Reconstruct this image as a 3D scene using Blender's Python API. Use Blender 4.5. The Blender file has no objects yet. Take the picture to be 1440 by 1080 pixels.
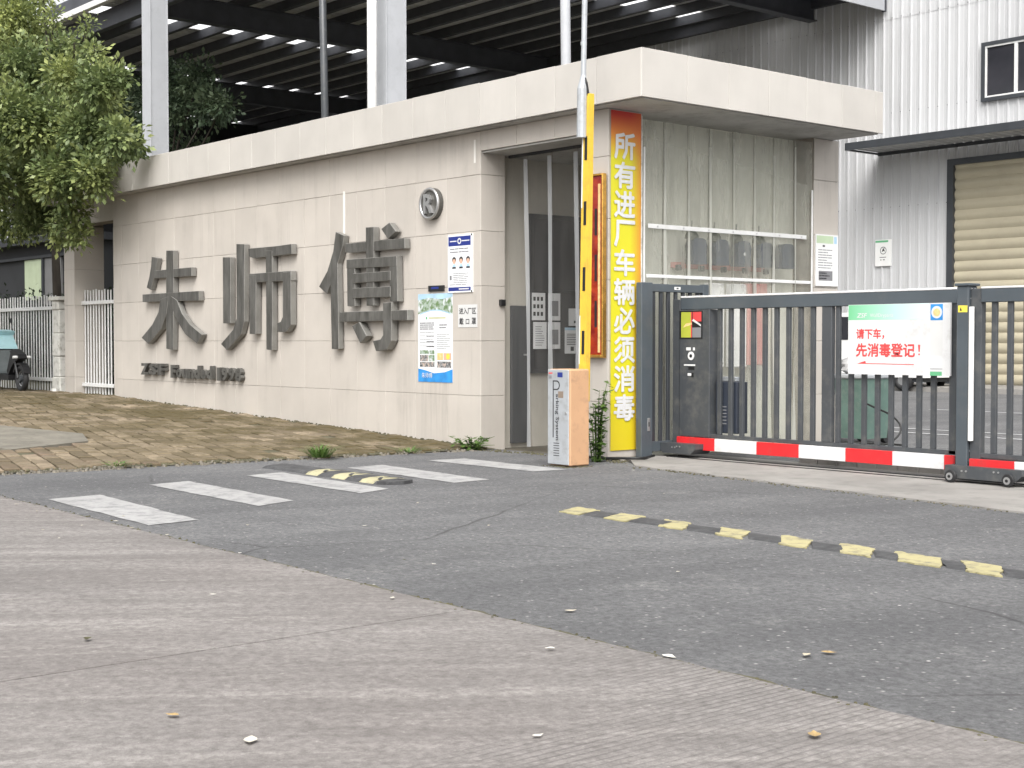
import bpy, bmesh, math, random
import numpy as np
from mathutils import Vector, Matrix
R = math.radians
rnd = random.Random(7)
SC = bpy.context.scene
COL = SC.collection

# ---------------------------------------------------------------- camera, sky, sun, exposure
cam_d = bpy.data.cameras.new('camera')
cam = bpy.data.objects.new('camera', cam_d); COL.objects.link(cam)
cam.location = (0, 0, 1.161)
cam.rotation_euler = (R(90 - 1.718), 0, R(50))
cam_d.sensor_width = 36; cam_d.lens = 50.0
cam_d.clip_start = 0.1; cam_d.clip_end = 1500
SC.camera = cam

SUN_EL, SUN_AZ = 50.0, 136.0        # azimuth the light comes from, clockwise from +Y
W = bpy.data.worlds.new('World'); SC.world = W; W.use_nodes = True
wn = W.node_tree; wn.nodes.clear()
sky = wn.nodes.new('ShaderNodeTexSky'); sky.sky_type = 'NISHITA'; sky.sun_disc = False
sky.sun_elevation = R(SUN_EL); sky.sun_rotation = R(SUN_AZ)
sky.air_density = 1.0; sky.dust_density = 5.0; sky.ozone_density = 1.0
hs = wn.nodes.new('ShaderNodeHueSaturation'); hs.inputs['Saturation'].default_value = 0.1
bg = wn.nodes.new('ShaderNodeBackground'); bg.inputs['Strength'].default_value = 0.15
wo = wn.nodes.new('ShaderNodeOutputWorld')
wn.links.new(sky.outputs[0], hs.inputs['Color']); wn.links.new(hs.outputs[0], bg.inputs['Color'])
wn.links.new(bg.outputs[0], wo.inputs['Surface'])

sd = bpy.data.lights.new('sun', 'SUN'); sd.energy = 1.0; sd.angle = R(42); sd.color = (1, 0.965, 0.91)
so = bpy.data.objects.new('sun', sd); COL.objects.link(so)
so.rotation_euler = (R(90 - SUN_EL), 0, R(180 - SUN_AZ))
so.location = (-20, -20, 40)
SC.view_settings.view_transform = 'Standard'; SC.view_settings.look = 'None'
SC.view_settings.exposure = 1.0; SC.view_settings.gamma = 1.0
SC.view_settings.use_curve_mapping = False

# ---------------------------------------------------------------- helpers
def lin(r, g, b):
    f = lambda c: (c / 255 / 12.92) if c <= 10.3 else (((c / 255) + 0.055) / 1.055) ** 2.4
    return (f(r), f(g), f(b))

class NT:
    def __init__(s, name):
        s.m = bpy.data.materials.new(name); s.m.use_nodes = True
        s.t = s.m.node_tree; s.t.nodes.clear()
        s.out = s.n('ShaderNodeOutputMaterial'); s.b = s.n('ShaderNodeBsdfPrincipled')
        s.l(s.b.outputs[0], s.out.inputs[0])
        s._pos = None
    def n(s, ty, **kw):
        nd = s.t.nodes.new(ty)
        for k, v in kw.items(): setattr(nd, k, v)
        return nd
    def l(s, a, b): s.t.links.new(a, b)
    def pos(s, scale=(1, 1, 1), rz=0):
        if s._pos is None: s._pos = s.n('ShaderNodeNewGeometry')
        src = s._pos.outputs['Position']
        if rz:
            m0 = s.n('ShaderNodeMapping'); m0.inputs['Rotation'].default_value = (0, 0, rz); s.l(src, m0.inputs[0]); src = m0.outputs[0]
        mp = s.n('ShaderNodeMapping'); mp.inputs['Scale'].default_value = scale
        s.l(src, mp.inputs[0]); return mp.outputs[0]
    def noise(s, sc, det=3, vec=None, rough=0.55):
        nd = s.n('ShaderNodeTexNoise'); nd.inputs['Scale'].default_value = sc
        nd.inputs['Detail'].default_value = det; nd.inputs['Roughness'].default_value = rough
        s.l(vec if vec is not None else s.pos(), nd.inputs['Vector']); return nd.outputs['Fac']
    def ramp(s, fac, lo, hi, a=0.0, b=1.0):
        nd = s.n('ShaderNodeMapRange'); s.l(fac, nd.inputs[0])
        for i, v in enumerate((lo, hi, a, b)): nd.inputs[i + 1].default_value = v
        return nd.outputs[0]
    def mul(s, a, b):
        nd = s.n('ShaderNodeMath', operation='MULTIPLY'); s.l(a, nd.inputs[0])
        if isinstance(b, (int, float)): nd.inputs[1].default_value = b
        else: s.l(b, nd.inputs[1])
        return nd.outputs[0]
    def mix(s, fac, a, b, mode='MIX'):
        nd = s.n('ShaderNodeMix', data_type='RGBA', blend_type=mode)
        if isinstance(fac, (int, float)): nd.inputs[0].default_value = fac
        else: s.l(fac, nd.inputs[0])
        for v, i in ((a, 6), (b, 7)):
            if isinstance(v, tuple): nd.inputs[i].default_value = (*v[:3], 1)
            else: s.l(v, nd.inputs[i])
        return nd.outputs[2]
    def col(s, c):
        if isinstance(c, tuple): s.b.inputs['Base Color'].default_value = (*c[:3], 1)
        else: s.l(c, s.b.inputs['Base Color'])
    def set(s, rough=0.6, metal=0.0, spec=0.5):
        s.b.inputs['Roughness'].default_value = rough; s.b.inputs['Metallic'].default_value = metal
        s.b.inputs['Specular IOR Level'].default_value = spec
    def bump(s, h, strength=0.3, dist=0.01):
        nd = s.n('ShaderNodeBump'); nd.inputs['Strength'].default_value = strength
        nd.inputs['Distance'].default_value = dist; s.l(h, nd.inputs['Height'])
        s.l(nd.outputs[0], s.b.inputs['Normal'])

def simple(name, c, rough=0.6, metal=0.0, var=0.15, sc=2.5, dirt=None, dirt_amt=0.0, bump=0.0, bsc=60, objrand=0.0, spec=0.5, stretch=(1, 1, 1)):
    t = NT(name)
    f = t.ramp(t.noise(sc, 5, t.pos(stretch)), 0.3, 0.7)
    lo = tuple(x * (1 - var) for x in c); hi = tuple(min(1, x * (1 + var)) for x in c)
    cc = t.mix(f, lo, hi)
    if dirt:
        g = t.ramp(t.noise(sc * 3.1, 7, t.pos(stretch), 0.7), 0.5, 0.78)
        cc = t.mix(t.mul(g, dirt_amt), cc, dirt)
    if objrand:
        oi = t.n('ShaderNodeObjectInfo')
        k = t.ramp(oi.outputs['Random'], 0, 1, 1 - objrand, 1 + objrand)
        cb = t.n('ShaderNodeCombineColor')
        for i in range(3): t.l(k, cb.inputs[i])
        cc = t.mix(1.0, cc, cb.outputs[0], 'MULTIPLY')
    t.col(cc); t.set(rough, metal, spec)
    if bump: t.bump(t.noise(bsc, 4), bump, 0.004)
    return t.m

class MB:
    """collects shapes for ONE mesh object"""
    def __init__(s): s.v = []; s.f = []; s.m = []; s.mats = []; s.mi = 0
    def mat(s, m):
        if m not in s.mats: s.mats.append(m)
        s.mi = s.mats.index(m); return s
    def add(s, vs, fs):
        o = len(s.v); s.v += [tuple(v) for v in vs]
        for f in fs: s.f.append(tuple(i + o for i in f)); s.m.append(s.mi)
        return s
    def box(s, x0, x1, y0, y1, z0, z1):
        x0, x1 = min(x0, x1), max(x0, x1); y0, y1 = min(y0, y1), max(y0, y1); z0, z1 = min(z0, z1), max(z0, z1)
        return s.add([(x0, y0, z0), (x1, y0, z0), (x1, y1, z0), (x0, y1, z0), (x0, y0, z1), (x1, y0, z1), (x1, y1, z1), (x0, y1, z1)],
                     [(0, 3, 2, 1), (4, 5, 6, 7), (0, 1, 5, 4), (1, 2, 6, 5), (2, 3, 7, 6), (3, 0, 4, 7)])
    def bbox(s, x0, x1, y0, y1, z0, z1, b=0.004):
        """box with chamfered edges"""
        bm = bmesh.new(); bmesh.ops.create_cube(bm, size=1)
        for v in bm.verts:
            v.co = Vector((x0 + (v.co.x + .5) * (x1 - x0), y0 + (v.co.y + .5) * (y1 - y0), z0 + (v.co.z + .5) * (z1 - z0)))
        bmesh.ops.bevel(bm, geom=bm.edges[:], offset=b, segments=1, profile=0.5, affect='EDGES')
        bm.verts.index_update()
        s.add([v.co[:] for v in bm.verts], [[v.index for v in f.verts] for f in bm.faces]); bm.free(); return s
    def prism(s, poly, fr, d0, d1, side=None):
        """poly of (u,v); fr = (origin, U, V, N); extruded from d0 to d1 along N"""
        O, U, V, N = fr
        a = 0.0
        for i in range(len(poly)):
            x0, y0 = poly[i]; x1, y1 = poly[(i + 1) % len(poly)]; a += x0 * y1 - x1 * y0
        if a < 0: poly = poly[::-1]
        n = len(poly)
        P = lambda u, v, d: tuple(O[i] + U[i] * u + V[i] * v + N[i] * d for i in range(3))
        vs = [P(u, v, d0) for u, v in poly] + [P(u, v, d1) for u, v in poly]
        fs = [tuple(range(n - 1, -1, -1)), tuple(range(n, 2 * n))] + [(i, (i + 1) % n, n + (i + 1) % n, n + i) for i in range(n)]
        if side is not None:
            mi = s.mi; s.mat(side); sm = s.mi; s.mi = mi; k = len(s.m); s.add(vs, fs); s.m[k + 2:] = [sm] * n; return s
        return s.add(vs, fs)
    def tube(s, pts, r, n=8, cap=True):
        pts = [Vector(p) for p in pts]; rr = r if isinstance(r, (list, tuple)) else [r] * len(pts)
        vs = []; fs = []
        for i, p in enumerate(pts):
            d = (pts[min(i + 1, len(pts) - 1)] - pts[max(i - 1, 0)]).normalized()
            a = d.cross(Vector((0, 0, 1)) if abs(d.z) < 0.95 else Vector((1, 0, 0))).normalized(); b = d.cross(a)
            for k in range(n):
                t = 2 * math.pi * k / n
                vs.append(tuple(p + (a * math.cos(t) + b * math.sin(t)) * rr[i]))
        for i in range(len(pts) - 1):
            for k in range(n):
                fs.append((i * n + k, i * n + (k + 1) % n, (i + 1) * n + (k + 1) % n, (i + 1) * n + k))
        if cap: fs += [tuple(range(n - 1, -1, -1)), tuple(range((len(pts) - 1) * n, len(pts) * n))]
        return s.add(vs, [f[::-1] for f in fs])
    def ring(s, c, ax, R0, r, n=28, m=8):
        """torus about axis ax"""
        ax = Vector(ax).normalized(); a = ax.cross(Vector((0, 0, 1)) if abs(ax.z) < .9 else Vector((1, 0, 0))).normalized(); b = ax.cross(a)
        vs = []; fs = []
        for i in range(n):
            t = 2 * math.pi * i / n; d = a * math.cos(t) + b * math.sin(t)
            for k in range(m):
                q = 2 * math.pi * k / m
                vs.append(tuple(Vector(c) + d * (R0 + r * math.cos(q)) + ax * (r * math.sin(q))))
        for i in range(n):
            for k in range(m):
                fs.append((i * m + k, ((i + 1) % n) * m + k, ((i + 1) % n) * m + (k + 1) % m, i * m + (k + 1) % m))
        return s.add(vs, fs)
    def mesh(s, name, smooth=False):
        me = bpy.data.meshes.new(name); me.from_pydata(s.v, [], s.f)
        for m in s.mats: me.materials.append(m)
        if s.mats: me.polygons.foreach_set('material_index', s.m)
        if smooth: me.polygons.foreach_set('use_smooth', [True] * len(s.f))
        me.update(); return me
    def build(s, name, parent=None, mat=None, smooth=False, label=None):
        me = s.mesh(name, smooth)
        if mat is not None:
            me.materials.clear(); me.materials.append(mat)
        return link(name, me, parent, label)

def link(name, me, parent=None, label=None, loc=None):
    o = bpy.data.objects.new(name, me); COL.objects.link(o)
    if parent is not None:
        o.parent = parent; o.matrix_parent_inverse = Matrix.Translation(-world_loc(parent))
    if loc is not None: o.location = loc
    if label: o['label'] = label
    return o
def world_loc(o):
    v = Vector(o.location)
    while o.parent is not None:
        v = v + o.matrix_parent_inverse.translation; o = o.parent; v = v + Vector(o.location)
    return v
def thing(name, label, cat, loc=(0, 0, 0), group=None, kind=None):
    o = bpy.data.objects.new(name, None); COL.objects.link(o); o.location = loc
    o.empty_display_size = 0.2
    return tag(o, label, cat, group, kind)
def tag(o, label, cat, group=None, kind=None):
    o['label'] = label; o['category'] = cat
    if group: o['group'] = group
    if kind: o['kind'] = kind
    return o
def structure(o, label=None, cat=None):
    o['kind'] = 'structure'
    if label: o['label'] = label
    if cat: o['category'] = cat
    return o
def copy_tree(o, parent=None):
    c = o.copy(); COL.objects.link(c)
    if parent is not None: c.parent = parent
    for ch in list(o.children): copy_tree(ch, c)
    return c

FA = lambda x, y, z: ((x, y, z), (1, 0, 0), (0, 0, 1), (0, -1, 0))     # frame on a wall that faces the camera's left (-Y)
FB = lambda x, y, z: ((x, y, z), (0, 1, 0), (0, 0, 1), (1, 0, 0))      # frame on a wall that faces +X

def text_into(mb, body, fr, w=None, h=None, depth=0.0015, bold=0.0, base=0.0, res=2, shear=0.0, fat=0.0):
    """text laid on frame fr, scaled to w x h, lower-left at (0,0)"""
    c = bpy.data.curves.new('t', 'FONT'); c.body = body; c.resolution_u = res; c.offset = bold; c.shear = shear
    o = bpy.data.objects.new('t', c); COL.objects.link(o)
    dg = bpy.context.evaluated_depsgraph_get(); dg.update()
    me = bpy.data.meshes.new_from_object(o.evaluated_get(dg))
    vs = np.array([v.co[:] for v in me.vertices]).reshape(-1, 3); fs = [list(p.vertices) for p in me.polygons]
    bpy.data.objects.remove(o); bpy.data.curves.remove(c); bpy.data.meshes.remove(me)
    if len(vs) == 0: return
    mn = vs.min(0); mx = vs.max(0); ex = np.maximum(mx - mn, 1e-4)
    sx = (w / ex[0]) if w else (h / ex[1]); sy = (h / ex[1]) if h else sx
    O, U, V, N = fr
    P = lambda u, v, d: tuple(O[i] + U[i] * u + V[i] * v + N[i] * d for i in range(3))
    uv = [((p[0] - mn[0]) * sx, (p[1] - mn[1]) * sy) for p in vs]
    n = len(uv)
    front = [P(u, v, base + depth) for u, v in uv]
    if depth <= 0.002:
        mb.add(front, fs)
        if fat:
            for i_, (a_, b_) in enumerate([(1, 0), (-1, 0), (0, 1), (0, -1), (.7, .7), (-.7, -.7), (.7, -.7), (-.7, .7)]):
                mb.add([P(u + a_ * fat, v + b_ * fat, base + depth - .00012 * (i_ + 1)) for u, v in uv], fs)
        return
    back = [P(u, v, base) for u, v in uv]
    ec = {}
    for f in fs:
        for i in range(len(f)):
            a, b = f[i], f[(i + 1) % len(f)]; ec[(a, b)] = ec.get((a, b), 0) + 1
    sides = [(a, a + n, b + n, b) for (a, b) in ec if (b, a) not in ec]
    mb.add(front + back, [tuple(f) for f in fs] + [tuple(s) for s in sides])

def rect(u0, v0, u1, v1): return [(u0, v0), (u1, v0), (u1, v1), (u0, v1)]
def disc(u, v, r, n=20): return [(u + r * math.cos(2 * math.pi * i / n), v + r * math.sin(2 * math.pi * i / n)) for i in range(n)]

# ---------------------------------------------------------------- materials
M = {}
def tile_mat(name, base, stain=0.35):
    t = NT(name)
    oi = t.n('ShaderNodeObjectInfo')
    cc = t.mix(t.ramp(t.noise(1.7, 6), 0.3, 0.7), tuple(x * 0.93 for x in base), tuple(x * 1.05 for x in base))
    k = t.ramp(oi.outputs['Random'], 0, 1, 0.955, 1.03)
    cb = t.n('ShaderNodeCombineColor')
    for i in range(3): t.l(k, cb.inputs[i])
    cc = t.mix(1.0, cc, cb.outputs[0], 'MULTIPLY')
    # rain streaks running down, grime spots
    st = t.ramp(t.noise(3.0, 7, t.pos((2.6, 2.6, 0.14)), 0.72), 0.5, 0.74)
    gr = t.ramp(t.noise(0.9, 6, t.pos((1, 1, 1.2)), 0.7), 0.42, 0.7)
    cc = t.mix(t.mul(t.mul(st, gr), stain), cc, tuple(x * 0.42 for x in base))
    sp = t.ramp(t.noise(22, 4, None, 0.8), 0.66, 0.8)
    cc = t.mix(t.mul(sp, 0.22), cc, tuple(x * 0.4 for x in base))
    t.col(cc); t.set(0.42, 0, 0.4)
    t.bump(t.noise(35, 3), 0.06, 0.003)
    return t.m
M['tile'] = tile_mat('cream_tile', (0.49, 0.452, 0.408), 0.65)
M['tile_side'] = tile_mat('cream_panel', (0.5, 0.475, 0.44), 0.25)
M['grout'] = simple('grout', (0.25, 0.225, 0.195), 0.9, var=0.25, sc=6)
M['render'] = simple('plaster', (0.40, 0.37, 0.33), 0.9, var=0.12, sc=1.5, dirt=(0.16, 0.14, 0.12), dirt_amt=0.6)
M['soffit'] = simple('soffit_paint', (0.42, 0.41, 0.39), 0.8, var=0.15, sc=2, dirt=(0.14, 0.12, 0.1), dirt_amt=0.7)
M['inwall'] = simple('inner_wall_paint', (0.5, 0.47, 0.41), 0.75, var=0.1, sc=2)
M['backwall'] = simple('pale_backing_wall', (0.62, 0.62, 0.55), 0.8, var=0.1, sc=2)
M['filler'] = simple('white_filler', (0.72, 0.7, 0.66), 0.7, var=0.08)

def asphalt_mat():
    t = NT('asphalt')
    big = t.ramp(t.noise(0.55, 7, t.pos((0.55, 1.3, 1), R(-62)), 0.68), 0.34, 0.68)
    cc = t.mix(big, (0.135, 0.135, 0.138), (0.27, 0.269, 0.267))
    lanes = t.ramp(t.noise(0.9, 5, t.pos((0.15, 1.5, 1), R(-80)), 0.6), 0.45, 0.7)
    cc = t.mix(t.mul(lanes, 0.75), cc, (0.115, 0.115, 0.118))
    mid = t.ramp(t.noise(5, 7, None, 0.75), 0.35, 0.65)
    cc = t.mix(t.mul(mid, 0.5), cc, (0.115, 0.115, 0.118))
    pal = t.ramp(t.noise(1.4, 6, None, 0.7), 0.58, 0.75)
    cc = t.mix(t.mul(pal, 0.6), cc, (0.34, 0.335, 0.32))
    fine = t.ramp(t.noise(26, 9, None, 0.86), 0.4, 0.6)
    cc = t.mix(t.mul(fine, 0.8), cc, (0.055, 0.055, 0.058))
    sprk = t.ramp(t.noise(19, 9, None, 0.9), 0.575, 0.68)
    cc = t.mix(t.mul(sprk, 0.85), cc, (0.42, 0.415, 0.4))
    vo = t.n('ShaderNodeTexVoronoi'); vo.inputs['Scale'].default_value = 30; t.l(t.pos(), vo.inputs['Vector'])
    bw = t.n('ShaderNodeSeparateColor'); t.l(vo.outputs['Color'], bw.inputs[0])
    pick = t.ramp(bw.outputs[0], 0.84, 0.94); near = t.ramp(vo.outputs['Distance'], 0.3, 0.08)
    cc = t.mix(t.mul(t.mul(pick, near), 0.8), cc, (0.45, 0.44, 0.42))
    vo2 = t.n('ShaderNodeTexVoronoi'); vo2.inputs['Scale'].default_value = 13; t.l(t.pos(), vo2.inputs['Vector'])
    b2 = t.n('ShaderNodeSeparateColor'); t.l(vo2.outputs['Color'], b2.inputs[0])
    cc = t.mix(t.mul(t.ramp(b2.outputs[1], 0.965, 0.985), t.ramp(vo2.outputs['Distance'], 0.13, 0.05)), cc, (0.62, 0.6, 0.57))
    # hairline cracks
    vc = t.n('ShaderNodeTexVoronoi', feature='DISTANCE_TO_EDGE'); vc.inputs['Scale'].default_value = 0.34
    mixv = t.n('ShaderNodeMix', data_type='VECTOR'); mixv.inputs[0].default_value = 0.12
    nz = t.n('ShaderNodeTexNoise'); nz.inputs['Scale'].default_value = 2.0; nz.inputs['Detail'].default_value = 6; t.l(t.pos(), nz.inputs['Vector'])
    t.l(t.pos(), mixv.inputs[4]); t.l(nz.outputs['Color'], mixv.inputs[5]); t.l(mixv.outputs[1], vc.inputs['Vector'])
    crk = t.mul(t.ramp(vc.outputs['Distance'], 0.006, 0.0), t.ramp(t.noise(0.6, 2), 0.45, 0.6))
    cc = t.mix(t.mul(crk, 0.7), cc, (0.03, 0.03, 0.03))
    t.col(cc); t.set(0.88, 0, 0.35); t.bump(t.noise(60, 8, None, 0.85), 0.7, 0.01)
    return t.m
M['asphalt'] = asphalt_mat()

def concrete_mat():
    t = NT('road_concrete')
    a = t.ramp(t.noise(0.55, 8, t.pos((0.5, 1.2, 1), R(-48)), 0.7), 0.34, 0.68)
    cc = t.mix(a, (0.19, 0.178, 0.17), (0.325, 0.306, 0.292))
    pk = t.ramp(t.noise(0.32, 4), 0.42, 0.66)
    cc = t.mix(t.mul(pk, 0.4), cc, (0.265, 0.234, 0.22))
    s = t.ramp(t.noise(1.6, 8, t.pos((0.22, 2.6, 1), R(-50)), 0.72), 0.44, 0.68)
    cc = t.mix(t.mul(s, 0.62), cc, (0.13, 0.118, 0.112))
    s2 = t.ramp(t.noise(2.2, 8, t.pos((0.2, 2.4, 1), R(-56)), 0.72), 0.52, 0.72)
    cc = t.mix(t.mul(s2, 0.62), cc, (0.42, 0.395, 0.37))
    oil = t.ramp(t.noise(1.15, 5, None, 0.6), 0.64, 0.74)
    cc = t.mix(t.mul(oil, 0.5), cc, (0.085, 0.08, 0.077))
    tyre = t.ramp(t.noise(0.8, 4, t.pos((0.06, 2.2, 1), R(-12)), 0.55), 0.58, 0.72)
    cc = t.mix(t.mul(tyre, 0.45), cc, (0.09, 0.083, 0.08))
    fine = t.ramp(t.noise(24, 9, None, 0.88), 0.4, 0.6)
    cc = t.mix(t.mul(fine, 0.7), cc, (0.095, 0.085, 0.08))
    chip = t.ramp(t.noise(17, 9, None, 0.9), 0.57, 0.68)
    cc = t.mix(t.mul(chip, 0.6), cc, (0.5, 0.47, 0.44))
    # broom grooves across the lane, worn in patches
    wv = t.n('ShaderNodeTexWave', wave_type='BANDS', bands_direction='X'); wv.inputs['Scale'].default_value = 9.0
    wv.inputs['Distortion'].default_value = 1.6; wv.inputs['Detail'].default_value = 2; wv.inputs['Detail Scale'].default_value = 1.2
    t.l(t.pos((1, 0.12, 1)), wv.inputs['Vector'])
    where = t.ramp(t.noise(0.7, 4, t.pos((1, 0.6, 1))), 0.42, 0.62)
    xs = t.n('ShaderNodeSeparateXYZ'); t.l(t.pos(), xs.inputs[0])
    where = t.mul(where, t.ramp(xs.outputs[0], -4.6, -3.2, 0.12, 1.0))
    g = t.mul(t.ramp(wv.outputs['Fac'], 0.25, 0.0), where)
    cc = t.mix(t.mul(g, 0.55), cc, (0.07, 0.065, 0.062))
    t.col(cc); t.set(0.85, 0, 0.35)
    ad = t.n('ShaderNodeMath', operation='ADD'); t.l(t.noise(130, 4, None, 0.7), ad.inputs[0]); t.l(t.mul(g, -1.2), ad.inputs[1])
    t.bump(ad.outputs[0], 0.5, 0.006)
    return t.m
M['concrete'] = concrete_mat()
M['apron'] = simple('apron_concrete', (0.25, 0.238, 0.222), 0.88, var=0.22, sc=1.3, dirt=(0.1, 0.095, 0.09), dirt_amt=0.7, bump=0.4, bsc=90)
M['earth'] = simple('earth', (0.09, 0.08, 0.06), 0.95, var=0.3, sc=0.6)
M['moss'] = simple('mossy_soil', (0.085, 0.078, 0.045), 0.95, var=0.4, sc=3, dirt=(0.03, 0.028, 0.016), dirt_amt=0.8, bump=0.6)
def brick_mat():
    t = NT('paving_brick')
    oi = t.n('ShaderNodeObjectInfo'); gi = t.n('ShaderNodeNewGeometry')
    ad = t.n('ShaderNodeMath', operation='ADD'); t.l(oi.outputs['Random'], ad.inputs[0]); t.l(gi.outputs['Random Per Island'], ad.inputs[1])
    fr = t.n('ShaderNodeMath', operation='FRACT'); t.l(ad.outputs[0], fr.inputs[0])
    cc = t.mix(fr.outputs[0], (0.12, 0.094, 0.064), (0.33, 0.265, 0.19))
    xs = t.n('ShaderNodeSeparateXYZ'); t.l(t.pos(), xs.inputs[0])
    # worn red band of old bricks near the edge
    rb = t.mul(t.ramp(t.noise(0.8, 2, t.pos((0.5, 1, 1))), 0.5, 0.6), t.mul(t.ramp(xs.outputs[1], 6.2, 5.8), t.ramp(xs.outputs[0], -15.0, -14.4)))
    cc = t.mix(t.mul(rb, 0.75), cc, (0.23, 0.15, 0.125))
    # moss and silt that has settled in patches towards the wall
    ms = t.ramp(t.noise(1.1, 7, None, 0.72), 0.33, 0.55)
    wallside = t.ramp(xs.outputs[1], 5.2, 8.4, 0.3, 1.0)
    cc = t.mix(t.mul(t.mul(ms, wallside), 0.92), cc, (0.07, 0.054, 0.02))
    sp = t.ramp(t.noise(11, 6, None, 0.75), 0.45, 0.66)
    cc = t.mix(t.mul(sp, 0.7), cc, (0.085, 0.07, 0.04))
    t.col(cc); t.set(0.9, 0, 0.3); t.bump(t.noise(60, 4), 0.4, 0.006)
    return t.m
M['brick'] = brick_mat()
M['crumb'] = simple('mortar_crumb', (0.15, 0.135, 0.11), 0.95, var=0.5, sc=9)
M['plate'] = simple('cement_patch', (0.165, 0.152, 0.125), 0.9, var=0.25, sc=3, dirt=(0.06, 0.055, 0.04), dirt_amt=0.8, bump=0.5)
def worn_paint(name, c, under, wear=0.5, sc=9):
    t = NT(name)
    cc = t.mix(t.ramp(t.noise(1.6, 4), 0.3, 0.7), tuple(x * 0.86 for x in c), c)
    w = t.ramp(t.noise(sc, 8, None, 0.75), wear + 0.02, wear + 0.22)
    cc = t.mix(w, cc, under)
    w2 = t.ramp(t.noise(90, 3, None, 0.8), 0.62, 0.76)
    cc = t.mix(t.mul(w2, 0.8), cc, under)
    t.col(cc); t.set(0.8); t.bump(t.noise(150, 4), 0.35, 0.004)
    return t.m
M['zebra'] = worn_paint('white_road_paint', (0.37, 0.365, 0.36), (0.19, 0.19, 0.19), 0.43, 6)
M['line'] = worn_paint('yard_line_paint', (0.5, 0.5, 0.5), (0.18, 0.18, 0.18), 0.56)
M['bump_y'] = worn_paint('yellow_bump_paint', (0.42, 0.375, 0.2), (0.15, 0.14, 0.11), 0.47, 9)
M['bump_k'] = simple('worn_black_rubber', (0.052, 0.052, 0.054), 0.75, var=0.3, sc=8, dirt=(0.14, 0.14, 0.14), dirt_amt=0.6, bump=0.5)
M['hump_y'] = worn_paint('pale_yellow_rubber', (0.42, 0.39, 0.24), (0.12, 0.115, 0.1), 0.48, 12)
def steel_sign():
    t = NT('brushed_grey_steel')
    b = t.ramp(t.noise(3.5, 6, t.pos((3, 3, 0.7)), 0.65), 0.3, 0.72)
    cc = t.mix(b, (0.06, 0.058, 0.052), (0.17, 0.166, 0.154))
    st = t.ramp(t.noise(14, 4, t.pos((1, 1, 0.1))), 0.5, 0.8)
    cc = t.mix(t.mul(st, 0.5), cc, (0.055, 0.05, 0.043))
    t.col(cc); t.set(0.46, 0.35); t.bump(t.noise(40, 3, t.pos((0.3, 0.3, 3))), 0.08, 0.002)
    return t.m
M['sign_steel'] = steel_sign()
M['sign_side'] = simple('plain_steel_return', (0.21, 0.205, 0.19), 0.45, 0.2, var=0.2, sc=3, dirt=(0.14, 0.13, 0.11), dirt_amt=0.5)  # plain steel sides, painted paler to stand for sky reflected in them
M['gate'] = simple('gate_grey_paint', (0.058, 0.063, 0.069), 0.42, var=0.12, sc=2, dirt=(0.15, 0.145, 0.13), dirt_amt=0.6)
M['gate_d'] = simple('gate_dark_paint', (0.04, 0.044, 0.05), 0.4, var=0.15, sc=2)
M['gate_frame'] = simple('gate_frame_paint', (0.07, 0.084, 0.096), 0.42, var=0.12, sc=2, dirt=(0.15, 0.14, 0.13), dirt_amt=0.25)
M['navy'] = simple('navy_paint', (0.035, 0.042, 0.058), 0.4, var=0.1)
M['red'] = simple('red_reflective', (0.62, 0.02, 0.025), 0.42, var=0.1, sc=3, dirt=(0.22, 0.06, 0.05), dirt_amt=0.55)
M['white'] = simple('white_reflective', (0.64, 0.64, 0.64), 0.45, var=0.05, sc=3, dirt=(0.36, 0.34, 0.31), dirt_amt=0.5)
M['white_paint'] = simple('white_paint', (0.68, 0.68, 0.67), 0.5, var=0.07, sc=3, dirt=(0.36, 0.33, 0.28), dirt_amt=0.35)
M['rubber'] = simple('black_rubber', (0.018, 0.018, 0.019), 0.6, var=0.2)
M['steel'] = simple('bare_steel', (0.5, 0.5, 0.5), 0.35, 0.8, var=0.1)
M['silver'] = simple('silver_panel', (0.42, 0.44, 0.46), 0.4, 0.25, var=0.06, sc=4, dirt=(0.2, 0.19, 0.17), dirt_amt=0.6)
M['peach'] = simple('faded_orange_paint', (0.52, 0.31, 0.175), 0.55, var=0.06, sc=3, dirt=(0.27, 0.17, 0.11), dirt_amt=0.7)
M['boom_y'] = simple('yellow_boom_paint', (0.7, 0.45, 0.045), 0.5, var=0.12, sc=3, dirt=(0.3, 0.2, 0.07), dirt_amt=0.55)
M['black'] = simple('black_paint', (0.012, 0.012, 0.013), 0.45, var=0.1)
M['ink'] = simple('dark_ink', (0.03, 0.03, 0.032), 0.6, var=0.1)
M['ink_g'] = simple('grey_ink', (0.2, 0.2, 0.21), 0.6, var=0.1)
M['ink_r'] = simple('red_ink', (0.6, 0.06, 0.06), 0.6, var=0.1)
M['paper'] = simple('paper', (0.74, 0.75, 0.76), 0.6, var=0.03)
M['paper_g'] = simple('grey_paper', (0.6, 0.6, 0.59), 0.6, var=0.06)
M['blue'] = simple('deep_blue_print', (0.015, 0.03, 0.2), 0.45, var=0.05)
M['sky_blue'] = simple('bright_blue_print', (0.03, 0.25, 0.62), 0.5, var=0.25, sc=7)
M['pale_blue'] = simple('pale_blue_print', (0.38, 0.56, 0.7), 0.5, var=0.15, sc=8)
M['green_print'] = simple('green_print', (0.12, 0.4, 0.2), 0.5, var=0.08)
M['orange_print'] = simple('orange_print', (0.75, 0.5, 0.22), 0.5, var=0.25, sc=30)
M['yellow_print'] = simple('yellow_print', (0.75, 0.6, 0.08), 0.5, var=0.1, sc=30)
M['skin_print'] = simple('skin_print', (0.6, 0.38, 0.28), 0.5, var=0.05)
M['white_plastic'] = simple('white_plastic', (0.74, 0.74, 0.73), 0.4, var=0.03)
M['pink'] = simple('pink_board', (0.55, 0.24, 0.215), 0.6, var=0.1)
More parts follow.
